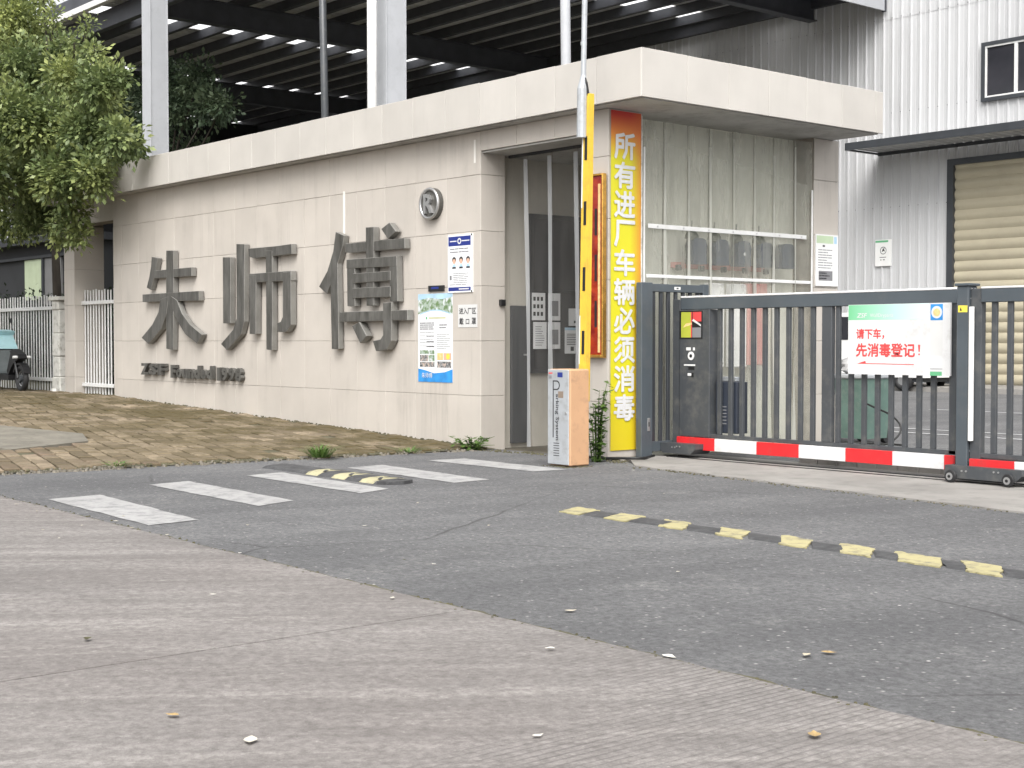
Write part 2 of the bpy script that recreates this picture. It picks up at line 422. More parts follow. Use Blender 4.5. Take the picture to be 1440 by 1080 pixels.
M['vest'] = simple('dark_blue_cloth', (0.03, 0.042, 0.066), 0.8, var=0.25, sc=20, bump=0.3, bsc=50)
M['helmet'] = simple('dark_green_shell', (0.075, 0.085, 0.065), 0.45, var=0.15)
M['dark'] = simple('dark_paint', (0.018, 0.02, 0.024), 0.6, var=0.2)
M['dark_room'] = simple('dark_interior', (0.010, 0.011, 0.013), 0.7, var=0.3, sc=1.2)  # near black, painting in the deep shade under the shed
M['shed_steel'] = simple('shed_primer', (0.055, 0.058, 0.068), 0.6, var=0.2)
M['col_grey'] = simple('column_grey_paint', (0.4, 0.41, 0.43), 0.5, var=0.06, sc=1.2, dirt=(0.2, 0.2, 0.2), dirt_amt=0.3)
M['bin_green'] = simple('green_bin_plastic', (0.10, 0.165, 0.14), 0.45, var=0.15, sc=4, dirt=(0.22, 0.25, 0.22), dirt_amt=0.5)
M['bag'] = simple('grey_plastic_film', (0.4, 0.4, 0.4), 0.25, var=0.4, sc=14)
M['bag_k'] = simple('black_plastic_film', (0.03, 0.03, 0.03), 0.25, var=0.3, sc=14)
M['bark'] = simple('bark', (0.05, 0.042, 0.033), 0.9, var=0.35, sc=9, bump=0.7, bsc=30, stretch=(1, 1, 0.3))
M['aqua_cloth'] = simple('aqua_cloth', (0.4, 0.62, 0.66), 0.6, var=0.1, sc=6)
M['grey_cloth'] = simple('grey_quilt', (0.19, 0.215, 0.22), 0.75, var=0.15, sc=6)
M['old_white'] = simple('weathered_whitewash', (0.6, 0.59, 0.55), 0.85, var=0.1, sc=3, dirt=(0.16, 0.14, 0.11), dirt_amt=0.95, bump=0.5, bsc=30)
M['sheet'] = simple('white_ribbed_sheet', (0.5, 0.503, 0.51), 0.4, 0.0, var=0.05, sc=0.5, dirt=(0.38, 0.38, 0.38), dirt_amt=0.4, objrand=0.03, stretch=(1, 1, 0.3))
M['shutter'] = simple('cream_shutter_paint', (0.4, 0.36, 0.265), 0.45, var=0.06, sc=0.7, dirt=(0.3, 0.26, 0.19), dirt_amt=0.4, objrand=0.02)
M['roof_sheet'] = simple('grey_roof_sheet', (0.6, 0.6, 0.61), 0.6, var=0.2, sc=1.5)
M['awning_g'] = simple('awning_grey', (0.36, 0.365, 0.37), 0.5, var=0.1)
def glass_dark():
    t = NT('dark_glass'); t.col(t.mix(t.ramp(t.noise(0.8, 3), 0.3, 0.7), (0.014, 0.015, 0.019), (0.04, 0.04, 0.047)))
    t.set(0.12, 0, 0.6); return t.m
M['glass'] = glass_dark()
def film(name, tint, alpha, rough=0.25, streak=0.3, trans=0.35):
    """hazy clear PVC: part see-through, part milky"""
    t = NT(name)
    n = t.noise(5, 6, t.pos((2.2, 2.2, 0.22)), 0.65)
    cc = t.mix(t.ramp(n, 0.3, 0.72), tuple(x * 0.8 for x in tint), tuple(min(1, x * 1.18) for x in tint))
    di = t.n('ShaderNodeBsdfDiffuse'); t.l(cc, di.inputs[0])
    tl = t.n('ShaderNodeBsdfTranslucent'); t.l(cc, tl.inputs[0])
    m1 = t.n('ShaderNodeMixShader'); m1.inputs[0].default_value = trans; t.l(di.outputs[0], m1.inputs[1]); t.l(tl.outputs[0], m1.inputs[2])
    gl = t.n('ShaderNodeBsdfGlossy'); gl.inputs['Roughness'].default_value = rough
    m2 = t.n('ShaderNodeMixShader'); m2.inputs[0].default_value = 0.06; t.l(m1.outputs[0], m2.inputs[1]); t.l(gl.outputs[0], m2.inputs[2])
    tr = t.n('ShaderNodeBsdfTransparent')
    m3 = t.n('ShaderNodeMixShader'); t.l(m2.outputs[0], m3.inputs[2]); t.l(tr.outputs[0], m3.inputs[1])
    al = t.ramp(t.noise(3.2, 6, t.pos((1.5, 1.5, 0.3)), 0.65), 0.25, 0.75, max(0, alpha - streak / 2), min(1, alpha + streak / 2))
    t.l(al, m3.inputs[0]); t.l(m3.outputs[0], t.out.inputs[0]); t.t.nodes.remove(t.b)
    return t.m
M['pvc_grey'] = film('hazy_grey_pvc', (0.64, 0.64, 0.565), 0.34, 0.25, 0.28, 0.4)
M['pvc_edge'] = film('milky_pvc_edge', (0.55, 0.55, 0.5), 0.85)
M['pvc_dirt'] = film('dirty_pvc_fold', (0.13, 0.125, 0.1), 0.6, 0.4, 0.5, 0.2)
M['pvc_clear'] = film('clear_pvc', (0.34, 0.33, 0.31), 0.16, 0.1, 0.16)
M['pvc_seam'] = film('pvc_overlap', (0.55, 0.56, 0.57), 0.72, 0.15, 0.2)
M['skylight'] = film('translucent_roof_sheet', (0.85, 0.86, 0.86), 0.75, 0.4, 0.1, 0.9)
def leafm(name, dark, mid, light, clump=1.1, hi=0.5):
    t = NT(name); gi = t.n('ShaderNodeNewGeometry')
    a = t.mix(gi.outputs['Random Per Island'], dark, mid)
    k = t.mul(t.ramp(t.noise(clump, 3), 0.42, 0.66), t.ramp(gi.outputs['Random Per Island'], 0.1, 1.0, 0.35, 1.0))
    a = t.mix(t.mul(k, hi), a, light)
    t.col(a); t.set(0.45, 0, 0.4)
    tl = t.n('ShaderNodeBsdfTranslucent'); t.l(a, tl.inputs[0])
    ms = t.n('ShaderNodeMixShader'); ms.inputs[0].default_value = 0.3
    t.l(t.b.outputs[0], ms.inputs[1]); t.l(tl.outputs[0], ms.inputs[2]); t.l(ms.outputs[0], t.out.inputs[0])
    return t.m
M['leaf'] = leafm('broadleaf', (0.075, 0.108, 0.042), (0.2, 0.255, 0.1), (0.5, 0.54, 0.19), 1.1, 0.85)
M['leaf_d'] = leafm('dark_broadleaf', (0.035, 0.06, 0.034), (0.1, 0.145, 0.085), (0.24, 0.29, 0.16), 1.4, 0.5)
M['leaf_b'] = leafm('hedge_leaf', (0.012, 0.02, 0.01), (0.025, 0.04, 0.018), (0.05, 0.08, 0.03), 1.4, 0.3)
M['grass'] = leafm('weed_green', (0.05, 0.1, 0.02), (0.11, 0.2, 0.045), (0.22, 0.32, 0.08), 3.0, 0.6)
def dry_leaf():
    t = NT('dry_leaf'); oi = t.n('ShaderNodeObjectInfo')
    t.col(t.mix(oi.outputs['Random'], (0.42, 0.37, 0.28), (0.66, 0.64, 0.58))); t.set(0.7); return t.m
M['dry'] = dry_leaf()
M['leaf_tan'] = simple('tan_leaf', (0.36, 0.25, 0.11), 0.7, var=0.3, sc=60)
M['leaf_dark'] = simple('dark_dead_leaf', (0.07, 0.065, 0.03), 0.7, var=0.3, sc=60)
def gradient_banner():
    """printed banner: red at the top fading through orange to yellow, orange-red along its right edge"""
    t = NT('printed_banner'); xs = t.n('ShaderNodeSeparateXYZ'); t.l(t.pos(), xs.inputs[0])
    v = t.ramp(xs.outputs[2], 3.44, 2.95)
    cr = t.n('ShaderNodeValToRGB'); t.l(v, cr.inputs[0])
    e = cr.color_ramp.elements
    e[0].color = (0.52, 0.04, 0.03, 1); e[1].color = (0.62, 0.575, 0.02, 1); e[0].position = 0.1
    n1 = cr.color_ramp.elements.new(0.5); n1.color = (0.66, 0.22, 0.03, 1)
    u = t.mul(t.ramp(xs.outputs[1], 9.97, 10.13), 0.8)
    cc = t.mix(u, cr.outputs[0], (0.6, 0.13, 0.03))
    lo = t.ramp(xs.outputs[2], 0.9, 0.2)
    cc = t.mix(t.mul(lo, 0.6), cc, (0.64, 0.46, 0.015))
    t.col(cc); t.set(0.4); t.bump(t.noise(9, 3, t.pos((1, 1, 0.4))), 0.15, 0.01); return t.m
M['banner'] = gradient_banner()
def gate_header():
    t = NT('sign_header_print'); xs = t.n('ShaderNodeSeparateXYZ'); t.l(t.pos(), xs.inputs[0])
    v = t.ramp(xs.outputs[0], -7.75, -6.95)
    t.col(t.mix(v, (0.16, 0.5, 0.25), (0.62, 0.8, 0.82))); t.set(0.4); return t.m
M['header'] = gate_header()
def photo_print(name, c1, c2, c3, sc):
    t = NT(name); f = t.noise(sc, 5, t.pos((1, 1, 1.4)), 0.6); g = t.noise(sc * .6, 3, t.pos((1.3, 1, 1)))
    cc = t.mix(t.ramp(f, 0.42, 0.56), c1, c2); cc = t.mix(t.ramp(g, 0.52, 0.62), cc, c3)
    t.col(cc); t.set(0.5); return t.m
M['aerial'] = photo_print('aerial_photo_print', (0.12, 0.2, 0.08), (0.35, 0.42, 0.36), (0.6, 0.63, 0.65), 22)
M['collage'] = photo_print('photo_collage_print', (0.05, 0.055, 0.06), (0.3, 0.3, 0.3), (0.5, 0.4, 0.34), 40)
def couplet():
    t = NT('red_foil'); t.col(t.mix(t.ramp(t.noise(7, 4), 0.35, 0.65), (0.25, 0.012, 0.01), (0.5, 0.05, 0.012))); t.set(0.12, 0.3, 0.8)
    t.bump(t.noise(5, 3), 0.3, 0.02); return t.m
M['foil'] = couplet()
M['gold'] = simple('gold_trim', (0.75, 0.42, 0.1), 0.2, 0.9, var=0.2, sc=20)
M['cable'] = simple('black_cable', (0.012, 0.012, 0.012), 0.5, var=0.1)
# ---------------------------------------------------------------- ground, roads, pavement
def sheet(name, poly, z, mat, parent=None, label=None):
    me = bpy.data.meshes.new(name); me.from_pydata([(x, y, z) for x, y in poly], [], [tuple(range(len(poly)))])
    if me.polygons[0].normal.z < 0: me.flip_normals()
    me.materials.append(mat); o = link(name, me, parent, label); return o
structure(sheet('ground', rect(-400, -300, 300, 400), -0.03, M['earth']))
def jag(p, q, step, amp, seed):
    r = random.Random(seed); p = Vector(p); q = Vector(q); n = max(2, int((q - p).length / step)); d = (q - p).normalized(); s = Vector((-d.y, d.x))
    out = []; w = 0
    for i in range(n + 1):
        w = 0.6 * w + r.uniform(-1, 1) * amp
        out.append(tuple(p.lerp(q, i / n) + s * (w if 0 < i < n else 0)))
    return out
edge = jag((-13.5, 3.93), (14, 3.44), 0.07, 0.006, 3)
def ye(x): return 3.93 + (x + 13.5) / 27.5 * (3.42 - 3.93)
# asphalt driveway between the concrete lane and the gate track
asp = structure(sheet('asphalt_driveway', [(14, 3.3), (14, 8.0), (-5.1, 8.83), (-9.3, 9.36), (-9.9, 9.72), (-12.3, 9.72), (-11.82, 9.4), (-12.06, 7.5), (-12.34, 5.8), (-12.35, 4.6), (-12.8, 3.8), (-40, 3.6), (-40, 3.3)][::-1], 0.0, M['asphalt']))
# concrete lane: slabs divided by joints that run across it, each slab a part
lane = structure(sheet('concrete_road', rect(-90, -40, 60, 3.3), -0.012, M['concrete']))
xs_j = [-60, -45, -30, -24, -18, -11.4, -4.79, 1.8, 8.4, 14.9]
for i in range(len(xs_j) - 1):
    x0, x1 = xs_j[i] + 0.006, xs_j[i + 1] - 0.006
    top = [p for p in edge if x0 < p[0] < x1]
    if not top: top = []
    up = [(x0, ye(x0))] + top + [(x1, ye(x1))]
    for (y0, y1) in ((-8, -0.92), (-0.908, None)):
        poly = [(x0, y0), (x1, y0)] + ([(x1, y1), (x0, y1)] if y1 is not None else up[::-1])
        mb = MB().mat(M['concrete'])
        mb.prism(poly, ((0, 0, 0), (1, 0, 0), (0, 1, 0), (0, 0, 1)), -0.03, 0.006)
        mb.build('road_slab', lane)
# yard behind the gate
yard = structure(sheet('yard_asphalt', [(-10.0, 10.75), (16, 10.3), (16, 28.4), (-60, 28.4), (-60, 13.4), (-10.0, 13.4)], -0.002, M['asphalt']))
for (x0, y0, x1, y1, w) in [(-11.6, 15.45, -5.0, 15.2, .1), (-12.2, 16.15, -5.5, 16.1, .09), (-9.3, 15.9, -4, 15.9, .07), (-14, 21.0, -6, 20.8, .1)]:
    sheet('painted_line', [(x0, y0), (x1, y1), (x1, y1 + w), (x0, y0 + w)], 0.004, M['line'], yard)
mb = MB().mat(M['apron']); mb.prism([(-60, 28.4), (16, 28.4), (16, 31), (-60, 31)], ((0, 0, 0), (1, 0, 0), (0, 1, 0), (0, 0, 1)), -0.03, 0.11)
structure(mb.build('kerb_strip'))
structure(sheet('shed_floor', rect(-80, 14.0, -22.0, 28.39), 0.003, M['apron']))  # unseen pale floor, added to bounce light up under the roof
# dark crack where the driveway meets the lane
ct = [(p[0], p[1] - .01) for p in edge]; cr_ = random.Random(4)
cb2 = [(p[0], p[1] + max(.002, .013 + cr_.gauss(0, .009))) for p in edge]
me = bpy.data.meshes.new('edge_crack'); n_ = len(ct)
me.from_pydata([(x, y, .003) for x, y in ct + cb2], [], [(i, i + 1, n_ + i + 1, n_ + i) for i in range(n_ - 1)]); me.materials.append(M['moss']); link('edge_crack', me, asp)
# concrete apron that carries the gate track
ap = [(14, 7.95)] + jag((14, 8.0), (-5.1, 8.79), 0.25, 0.012, 5)[1:] + jag((-5.1, 8.79), (-9.35, 9.33), 0.12, 0.02, 6)[1:] + [(-9.75, 9.68), (-10.05, 9.9), (-10.05, 10.8), (14, 10.4)]
mb = MB().mat(M['apron']); mb.prism(ap, ((0, 0, 0), (1, 0, 0), (0, 1, 0), (0, 0, 1)), -0.03, 0.012)
apron = structure(mb.build('gate_apron'))
mb = MB().mat(M['black']); mb.box(-9.85, 6, 10.275, 10.3, 0.012, 0.018); mb.box(-9.85, 6, 10.44, 10.475, 0.012, 0.02); mb.build('track_rail', apron)
# zebra bars painted on the driveway
for (a, b, c, d) in [((-10.16, 4.08), (-10.2, 4.5), (-8.36, 4.36), (-8.3, 3.98)), ((-10.66, 5.12), (-10.74, 5.5), (-8.93, 5.42), (-8.78, 5.04)),
                     ((-10.86, 6.12), (-10.92, 6.5), (-9.16, 6.42), (-9.02, 6.06)), ((-10.93, 7.2), (-10.98, 7.62), (-9.23, 7.5), (-9.2, 7.1)),
                     ((-11.12, 8.24), (-11.05, 8.66), (-9.5, 8.62), (-9.55, 8.26))]:
    P = jag(a, b, .05, .006, 1) + jag(b, c, .06, .006, 2)[1:] + jag(c, d, .05, .006, 3)[1:] + jag(d, a, .06, .006, 4)[1:-1]
    sheet('zebra_stripe', P, 0.004, M['zebra'], asp)
# brick pavement that rises gently to the left
def zs(x): return 0.018 + 0.0305 * min(max(0, -12.3 - x), 9.3)
def xe(y): return -12.33 + (y - 4.5) * 0.1
vs, fs = [], []
ys = [3.7, 4.6, 6, 7.5, 9, 9.7, 10.6, 30]; xsx = [-60, -30, -21.6, -18, -15, None]
for y in ys:
    for x in xsx:
        X = x if x is not None else xe(min(y, 9.75)) - 0.01
        vs.append((X, y, zs(X) - 0.012))
nx = len(xsx)
for j in range(len(ys) - 1):
    for i in range(nx - 1):
        if ys[j] >= 9.7 and i >= 2: continue
        fs.append((j * nx + i, j * nx + i + 1, (j + 1) * nx + i + 1, (j + 1) * nx + i))
me = bpy.data.meshes.new('sidewalk'); me.from_pydata(vs, [], fs); me.materials.append(M['moss'])
pav = structure(link('sidewalk', me))
a = R(167); e1 = Vector((math.cos(a), math.sin(a))); e2 = Vector((math.cos(a - R(90)), math.sin(a - R(90))))
L, Wd = 0.282, 0.14
def brick_verts(L, W, h): 
    b = 0.012
    return [(-L / 2, -W / 2, -.03), (L / 2, -W / 2, -.03), (L / 2, W / 2, -.03), (-L / 2, W / 2, -.03),
            (-L / 2, -W / 2, h - .008), (L / 2, -W / 2, h - .008), (L / 2, W / 2, h - .008), (-L / 2, W / 2, h - .008),
            (-L / 2 + b, -W / 2 + b, h), (L / 2 - b, -W / 2 + b, h), (L / 2 - b, W / 2 - b, h), (-L / 2 + b, W / 2 - b, h)]
bf = [(0, 1, 5, 4), (1, 2, 6, 5), (2, 3, 7, 6), (3, 0, 4, 7), (4, 5, 9, 8), (5, 6, 10, 9), (6, 7, 11, 10), (7, 4, 8, 11), (8, 9, 10, 11)]
slab_poly = [(-14.0, 5.25), (-14.45, 6.25), (-15.3, 6.55), (-18.0, 5.75), (-17.2, 4.6)]
def inside(p, poly):
    c = False; n = len(poly)
    for i in range(n):
        (x1, y1), (x2, y2) = poly[i], poly[(i + 1) % n]
        if (y1 > p[1]) != (y2 > p[1]) and p[0] < (x2 - x1) * (p[1] - y1) / (y2 - y1) + x1: c = not c
    return c
cells = []
for i in range(-75, 75):
    for j in range(-75, 75):
        c = Vector((-19, 7)) + e1 * (L + 0.016) * (i + (0.5 if j % 2 else 0)) + e2 * (Wd + 0.016) * j
        if not (-30 < c.x < xe(c.y) - 0.1 and 3.75 < c.y < 9.62 + (3 if c.x < -23.4 else 0) and c.y < 9.72): continue
        if c.x < -12.9 and c.y < 3.9: continue
        if inside(c, slab_poly): continue
        if rnd.random() < 0.012: continue
        cells.append((c.length, c))
cells.sort(key=lambda t: t[0])
bm_me = bpy.data.meshes.new('paving_brick'); bm_me.from_pydata(brick_verts(L, Wd, 0.012), [], bf); bm_me.materials.append(M['brick'])
slope = math.atan(0.0305)
mbs = MB().mat(M['brick'])
for k, (d, c) in enumerate(cells):
    dz = rnd.uniform(-0.006, 0.006); tx, ty = rnd.uniform(-.025, .025), rnd.uniform(-.025, .025) + (slope if c.x > -21.6 else 0)
    mat = Matrix.Translation((c.x, c.y, zs(c.x) + dz)) @ Matrix.Rotation(ty, 4, 'Y') @ Matrix.Rotation(tx, 4, 'X') @ Matrix.Rotation(a + rnd.uniform(-.03, .03), 4, 'Z')
    if k < 300:
        o = link('paving_brick', bm_me, pav); o.matrix_basis = mat
    else:
        mbs.add([mat @ Vector(v) for v in brick_verts(L, Wd, 0.012)], bf)
o = mbs.build('paving_bricks', pav); o['kind'] = 'stuff'
mb = MB().mat(M['plate'])
me = bpy.data.meshes.new('cement_patch')
n = len(slab_poly); pv = [(x, y, zs(x) + 0.02) for x, y in slab_poly] + [(x, y, zs(x) - 0.03) for x, y in slab_poly]
mb.add(pv, [tuple(range(n - 1, -1, -1))[::-1] if False else tuple(range(n))] + [((i + 1) % n, i, n + i, n + (i + 1) % n) for i in range(n)])
mb.build('cement_patch', pav)
# broken edge: pebbles and crumbs of mortar along the pavement's rim
mb = MB().mat(M['crumb'])
def pebble(mb, x, y, z, s):
    r = rnd; q = [Vector((r.uniform(.6, 1) * math.cos(t) * s, r.uniform(.6, 1) * math.sin(t) * s, 0)) for t in [i * 1.2566 for i in range(5)]]
    vs = [(x + p.x, y + p.y, z) for p in q] + [(x + p.x * .6, y + p.y * .6, z + s * .7) for p in q]
    mb.add(vs, [(0, 1, 6, 5), (1, 2, 7, 6), (2, 3, 8, 7), (3, 4, 9, 8), (4, 0, 5, 9), (5, 6, 7, 8, 9)])
for k in range(420):
    y = rnd.uniform(3.9, 9.4) if k % 3 else rnd.uniform(4.1, 5.6)
    x = xe(y) + rnd.gauss(0.02, 0.05); pebble(mb, x, y, 0.0 + (0.01 if x < xe(y) else 0), rnd.uniform(.008, .03))
for k in range(160):
    x = rnd.uniform(-9.6, -5); pebble(mb, x, 9.33 - (x + 9.35) * 0.127 + rnd.gauss(0, 0.05), 0.002, rnd.uniform(.004, .014))
o = mb.build('rubble_crumbs'); tag(o, 'pale crumbs of mortar along the broken pavement and apron edges', 'rubble', kind='stuff')
mb = MB().mat(M['moss'])
for (p, q, n, sp) in [((-12.05, 9.66), (-21.3, 9.62), 500, .05), ((-11.85, 9.5), (-10.3, 9.66), 160, .06), ((-12.35, 4.5), (-11.9, 9.2), 260, .03), ((-10.05, 9.72), (-9.7, 9.5), 50, .05), ((-18, 9.3), (-22, 9.2), 200, .2), ((-9.95, 8.76), (-9.63, 8.76), 60, .02), ((-9.63, 8.78), (-9.63, 9.03), 50, .02), ((-11.4, 3.9), (-2.2, 3.72), 260, .02), ((-9.3, 9.28), (-5.2, 8.77), 120, .03)]:
    for k in range(n):
        t = rnd.random(); x = p[0] + (q[0] - p[0]) * t + rnd.gauss(0, sp); y = min(9.67, p[1] + (q[1] - p[1]) * t + rnd.gauss(0, sp))
        if x > xe(y): z = 0
        else: z = zs(x)
        pebble(mb, x, y, z, rnd.uniform(.004, .013) if y < 9.1 and x > -11.5 else rnd.uniform(.006, .022))
o = mb.build('dark_silt'); tag(o, 'dark silt and moss lying along the foot of the tiled wall', 'silt', kind='stuff')

# ---------------------------------------------------------------- guardhouse
YA, XB = 9.676, -10.066
gh = thing('guardhouse', 'long cream tiled guardhouse with a flat overhanging parapet and grey characters on its wall', 'guardhouse', (-15.5, 11.3, 0))
T = 0.014; G = 0.0035
tiles = {}
def tile(fr_kind, u0, u1, z0, z1, plane):
    """one wall tile; fr_kind 'A' faces -Y at y=plane, 'B' faces +X at x=plane"""
    w, h = round(u1 - u0, 3), round(z1 - z0, 3); key = (fr_kind, w, h)
    if key not in tiles:
        mb = MB().mat(M['tile'])
        g = G / 2
        if fr_kind == 'A': mb.bbox(g, w - g, 0, T, g, h - g, 0.0025)
        else: mb.bbox(-T, 0, g, w - g, g, h - g, 0.0025)
        tiles[key] = mb.mesh('wall_tile')
    e = rnd.uniform(-.0012, .0012)
    loc = (u0, plane + e, z0) if fr_kind == 'A' else (plane + e, u0, z0)
    link('wall_tile', tiles[key], gh, loc=Vector(loc))
rows = [(-0.035, .565), (.565, 1.165), (1.165, 1.764), (1.764, 2.36), (2.36, 2.97), (2.97, 3.435)]
def cols(x0, x1, start, step=0.6):
    """tile edges between x0<x1 on a grid through start"""
    k0 = math.ceil((x0 - start) / step - 1e-6); e = [x0]
    k = k0
    while start + k * step < x1 - 1e-4:
        if start + k * step > x0 + 0.02: e.append(start + k * step)
        k += 1
    e.append(x1); return list(zip(e[:-1], e[1:]))
for z0, z1 in rows:
    for u0, u1 in cols(-21.36, -12.06, -12.06): tile('A', u0, u1, z0, z1, YA)
    for u0, u1 in cols(-23.3, -22.88, -22.88): tile('A', u0, u1, z0, z1, YA)
    tile('A', -10.42, XB, z0, z1, YA)
for u0, u1 in cols(-12.06, -10.42, -12.06): tile('A', u0, u1, 3.22, 3.435, YA)
for u0, u1 in cols(-22.88, -21.36, -21.36): tile('A', u0, u1, 3.08, 3.435, YA)
for z0, z1 in rows:
    tile('B', YA + .002, 10.02, z0, min(z1, 3.22), -12.06) if z0 < 3.2 else None
    tile('B', YA + .002, 10.2, z0, min(z1, 3.08), -22.88)
    tile('B', 12.86, 13.30, z0, z1, XB)
    tile('B', YA + .002, 10.14, z0, z1, XB - 0.002)
B = YA + T + 0.001
mb = MB().mat(M['grout'])
mb.box(-21.355, -12.075, B, 9.95, -0.1, 3.44); mb.box(-10.415, XB - T - .003, B, 10.14, -0.1, 3.44)
mb.box(-12.06, -10.42, B, 10.02, 3.223, 3.44); mb.box(-22.88, -21.36, B, 9.95, 3.083, 3.44); mb.box(-23.295, -22.897, B, 10.2, -0.1, 3.44)
mb.box(-10.4, XB - T - .003, 12.86, 13.29, -0.1, 3.44)
mb.build('wall_core', gh)
mb = MB().mat(M['render'])
mb.box(-23.3, -10.42, 13.1, 13.28, -0.1, 3.44)          # rear wall
mb.mat(M['backwall']); mb.box(-10.75, -10.36, 10.16, 12.86, -0.1, 3.44); mb.mat(M['render'])         # wall behind the curtain
mb.box(-21.36, -21.2, 9.95, 13.1, -0.1, 3.44)
mb.build('rear_wall', gh)
mb = MB().mat(M['inwall'])
mb.box(-12.35, -12.2, 10.02, 13.1, -0.1, 3.41)
mb.box(-12.1, -12.06 - T - .003, B + .3, 10.018, -0.1, 3.22)
mb.box(-12.2, -10.6, 12.9, 13.09, -0.1, 3.4)
mb.build('inner_wall', gh)
mb = MB().mat(M['soffit']); mb.box(-23.42, -9.46, 9.53, 13.2, 3.437, 3.47); mb.build('soffit', gh)
mb = MB().mat(M['render']); mb.box(-23.45, -9.44, 9.496, 13.21, 3.472, 3.84); mb.build('roof_slab', gh)
mb = MB().mat(M['soffit']); mb.box(-12.19, -10.43, 9.7, 12.9, 3.2, 3.219); mb.build('porch_ceiling', gh)
# parapet cladding
pz0, pz1 = 3.443, 3.895
pm = {}
for (u0, u1) in cols(-23.5, -9.417, -10.03):
    mb = MB().mat(M['tile_side']); mb.bbox(u0 + .002, u1 - .002, 9.476 + rnd.uniform(-.001, .001), 9.495, pz0, pz1 + rnd.uniform(-.004, .004), 0.003); mb.build('parapet_panel', gh)
for (u0, u1) in cols(9.4765, 13.23, 9.4765 + .62):
    mb = MB().mat(M['tile_side']); mb.bbox(-9.437, -9.417 + rnd.uniform(-.001, .001), u0 + .002, u1 - .002, pz0, pz1 + rnd.uniform(-.004, .004), 0.003); mb.build('parapet_panel', gh)
mb = MB().mat(M['tile_side']); mb.box(-23.5, -9.44, 9.497, 9.65, 3.84, pz1 - .006); mb.box(-9.6, -9.44, 9.65, 13.2, 3.84, pz1 - .006); mb.build('coping', gh)
mb = MB().mat(M['filler']); mb.bbox(-14.755, -14.715, YA - .0035, YA + .004, 2.33, 3.0, .001); mb.build('joint_filler', gh)
mb = MB().mat(M['filler']); mb.bbox(-12.175, -12.145, YA - .0035, YA + .004, 3.1, 3.35, .001); mb.build('joint_filler', gh)
# doorway on the porch's side wall: dark glazed frame
mb = MB().mat(M['dark']); 
for (y0, y1, z0, z1) in [(10.48, 10.53, .8, 2.6), (12.5, 12.55, .8, 2.6), (10.53, 12.5, 2.55, 2.6), (10.53, 12.5, .8, .85), (11.35, 11.4, .85, 2.55), (10.53, 12.5, 1.72, 1.75)]:
    mb.box(-12.2, -12.165, y0, y1, z0, z1)
win = mb.build('window_frame', gh)
mb = MB().mat(M['glass']); mb.box(-12.199, -12.185, 10.53, 12.5, .85, 2.55); mb.build('pane', win)
mb = MB().mat(M['gate_d']); mb.bbox(-12.195, -12.16, 10.2, 10.45, 0.02, 1.56, .004); dp = mb.build('door_panel', gh)
mb = MB().mat(M['steel']); mb.bbox(-12.16, -12.13, 10.37, 10.42, 1.0, 1.02, .003); mb.build('handle', dp)
mb = MB().mat(M['black']); mb.bbox(-12.06, -12.02, 9.93, 10.0, 1.55, 1.62, .004); mb.build('door_stop', gh)
# papers stuck on the dark window of the porch
pr = [((10.5, 1.40, 10.70, 1.71), 'white notice with rows of bold marks, top left of the porch window papers', 1),
      ((10.745, 1.40, 10.93, 1.71), 'grey printed notice, top right of the left four papers on the porch window', 2),
      ((10.52, 1.075, 10.72, 1.38), 'pale blank-looking sheet, lower left of the papers on the porch window', 0),
      ((10.74, 1.075, 10.93, 1.38), 'pale sheet with a dark block, lower right of the left four porch papers', 2),
      ((11.06, 1.34, 11.25, 1.54), 'small white sheet with one dark bar, upper of the two right hand porch papers', 3),
      ((11.0, 1.02, 11.22, 1.32), 'blue edged form with a dark square, lower of the right hand porch papers', 4)]
for (u0, v0, u1, v1), lab, kd in pr:
    t = thing('notice_paper', lab, 'notice', (-12.16, (u0 + u1) / 2, v0), 'papers stuck on the porch window')
    fr = FB(-12.163, u0, v0); w, h = u1 - u0, v1 - v0
    mb = MB().mat(M['paper']); mb.prism(rect(0, 0, w, h), fr, -.002, 0); mb.build('sheet', t)
    mb = MB().mat(M['ink_g'] if kd in (0, 2) else M['ink'])
    if kd == 1:
        for i in range(3):
            for j in range(3): mb.prism(rect(.02 + j * .055, .05 + i * .085, .055 + j * .055, .095 + i * .085), fr, 0.0005, .001)
    elif kd == 2: mb.prism(rect(.03, .05, w - .03, h * .72), fr, .0005, .001)
    elif kd == 3: mb.prism(rect(.08, .03, w, .06), fr, .0005, .001)
    elif kd == 4:
        for i in range(7): mb.prism(rect(.03, .1 + i * .02, w - .03, .108 + i * .02), fr, .0005, .001)
        mb.prism(rect(.09, .03, .14, .08), fr, .0005, .001); mb.mat(M['pale_blue']); mb.prism(rect(0, h - .03, w, h), fr, .0005, .001)
    else:
        for i in range(9): mb.prism(rect(.03, .04 + i * .026, w - .03 - rnd.random() * .06, .047 + i * .026), fr, .0005, .001)
    mb.build('print', t)
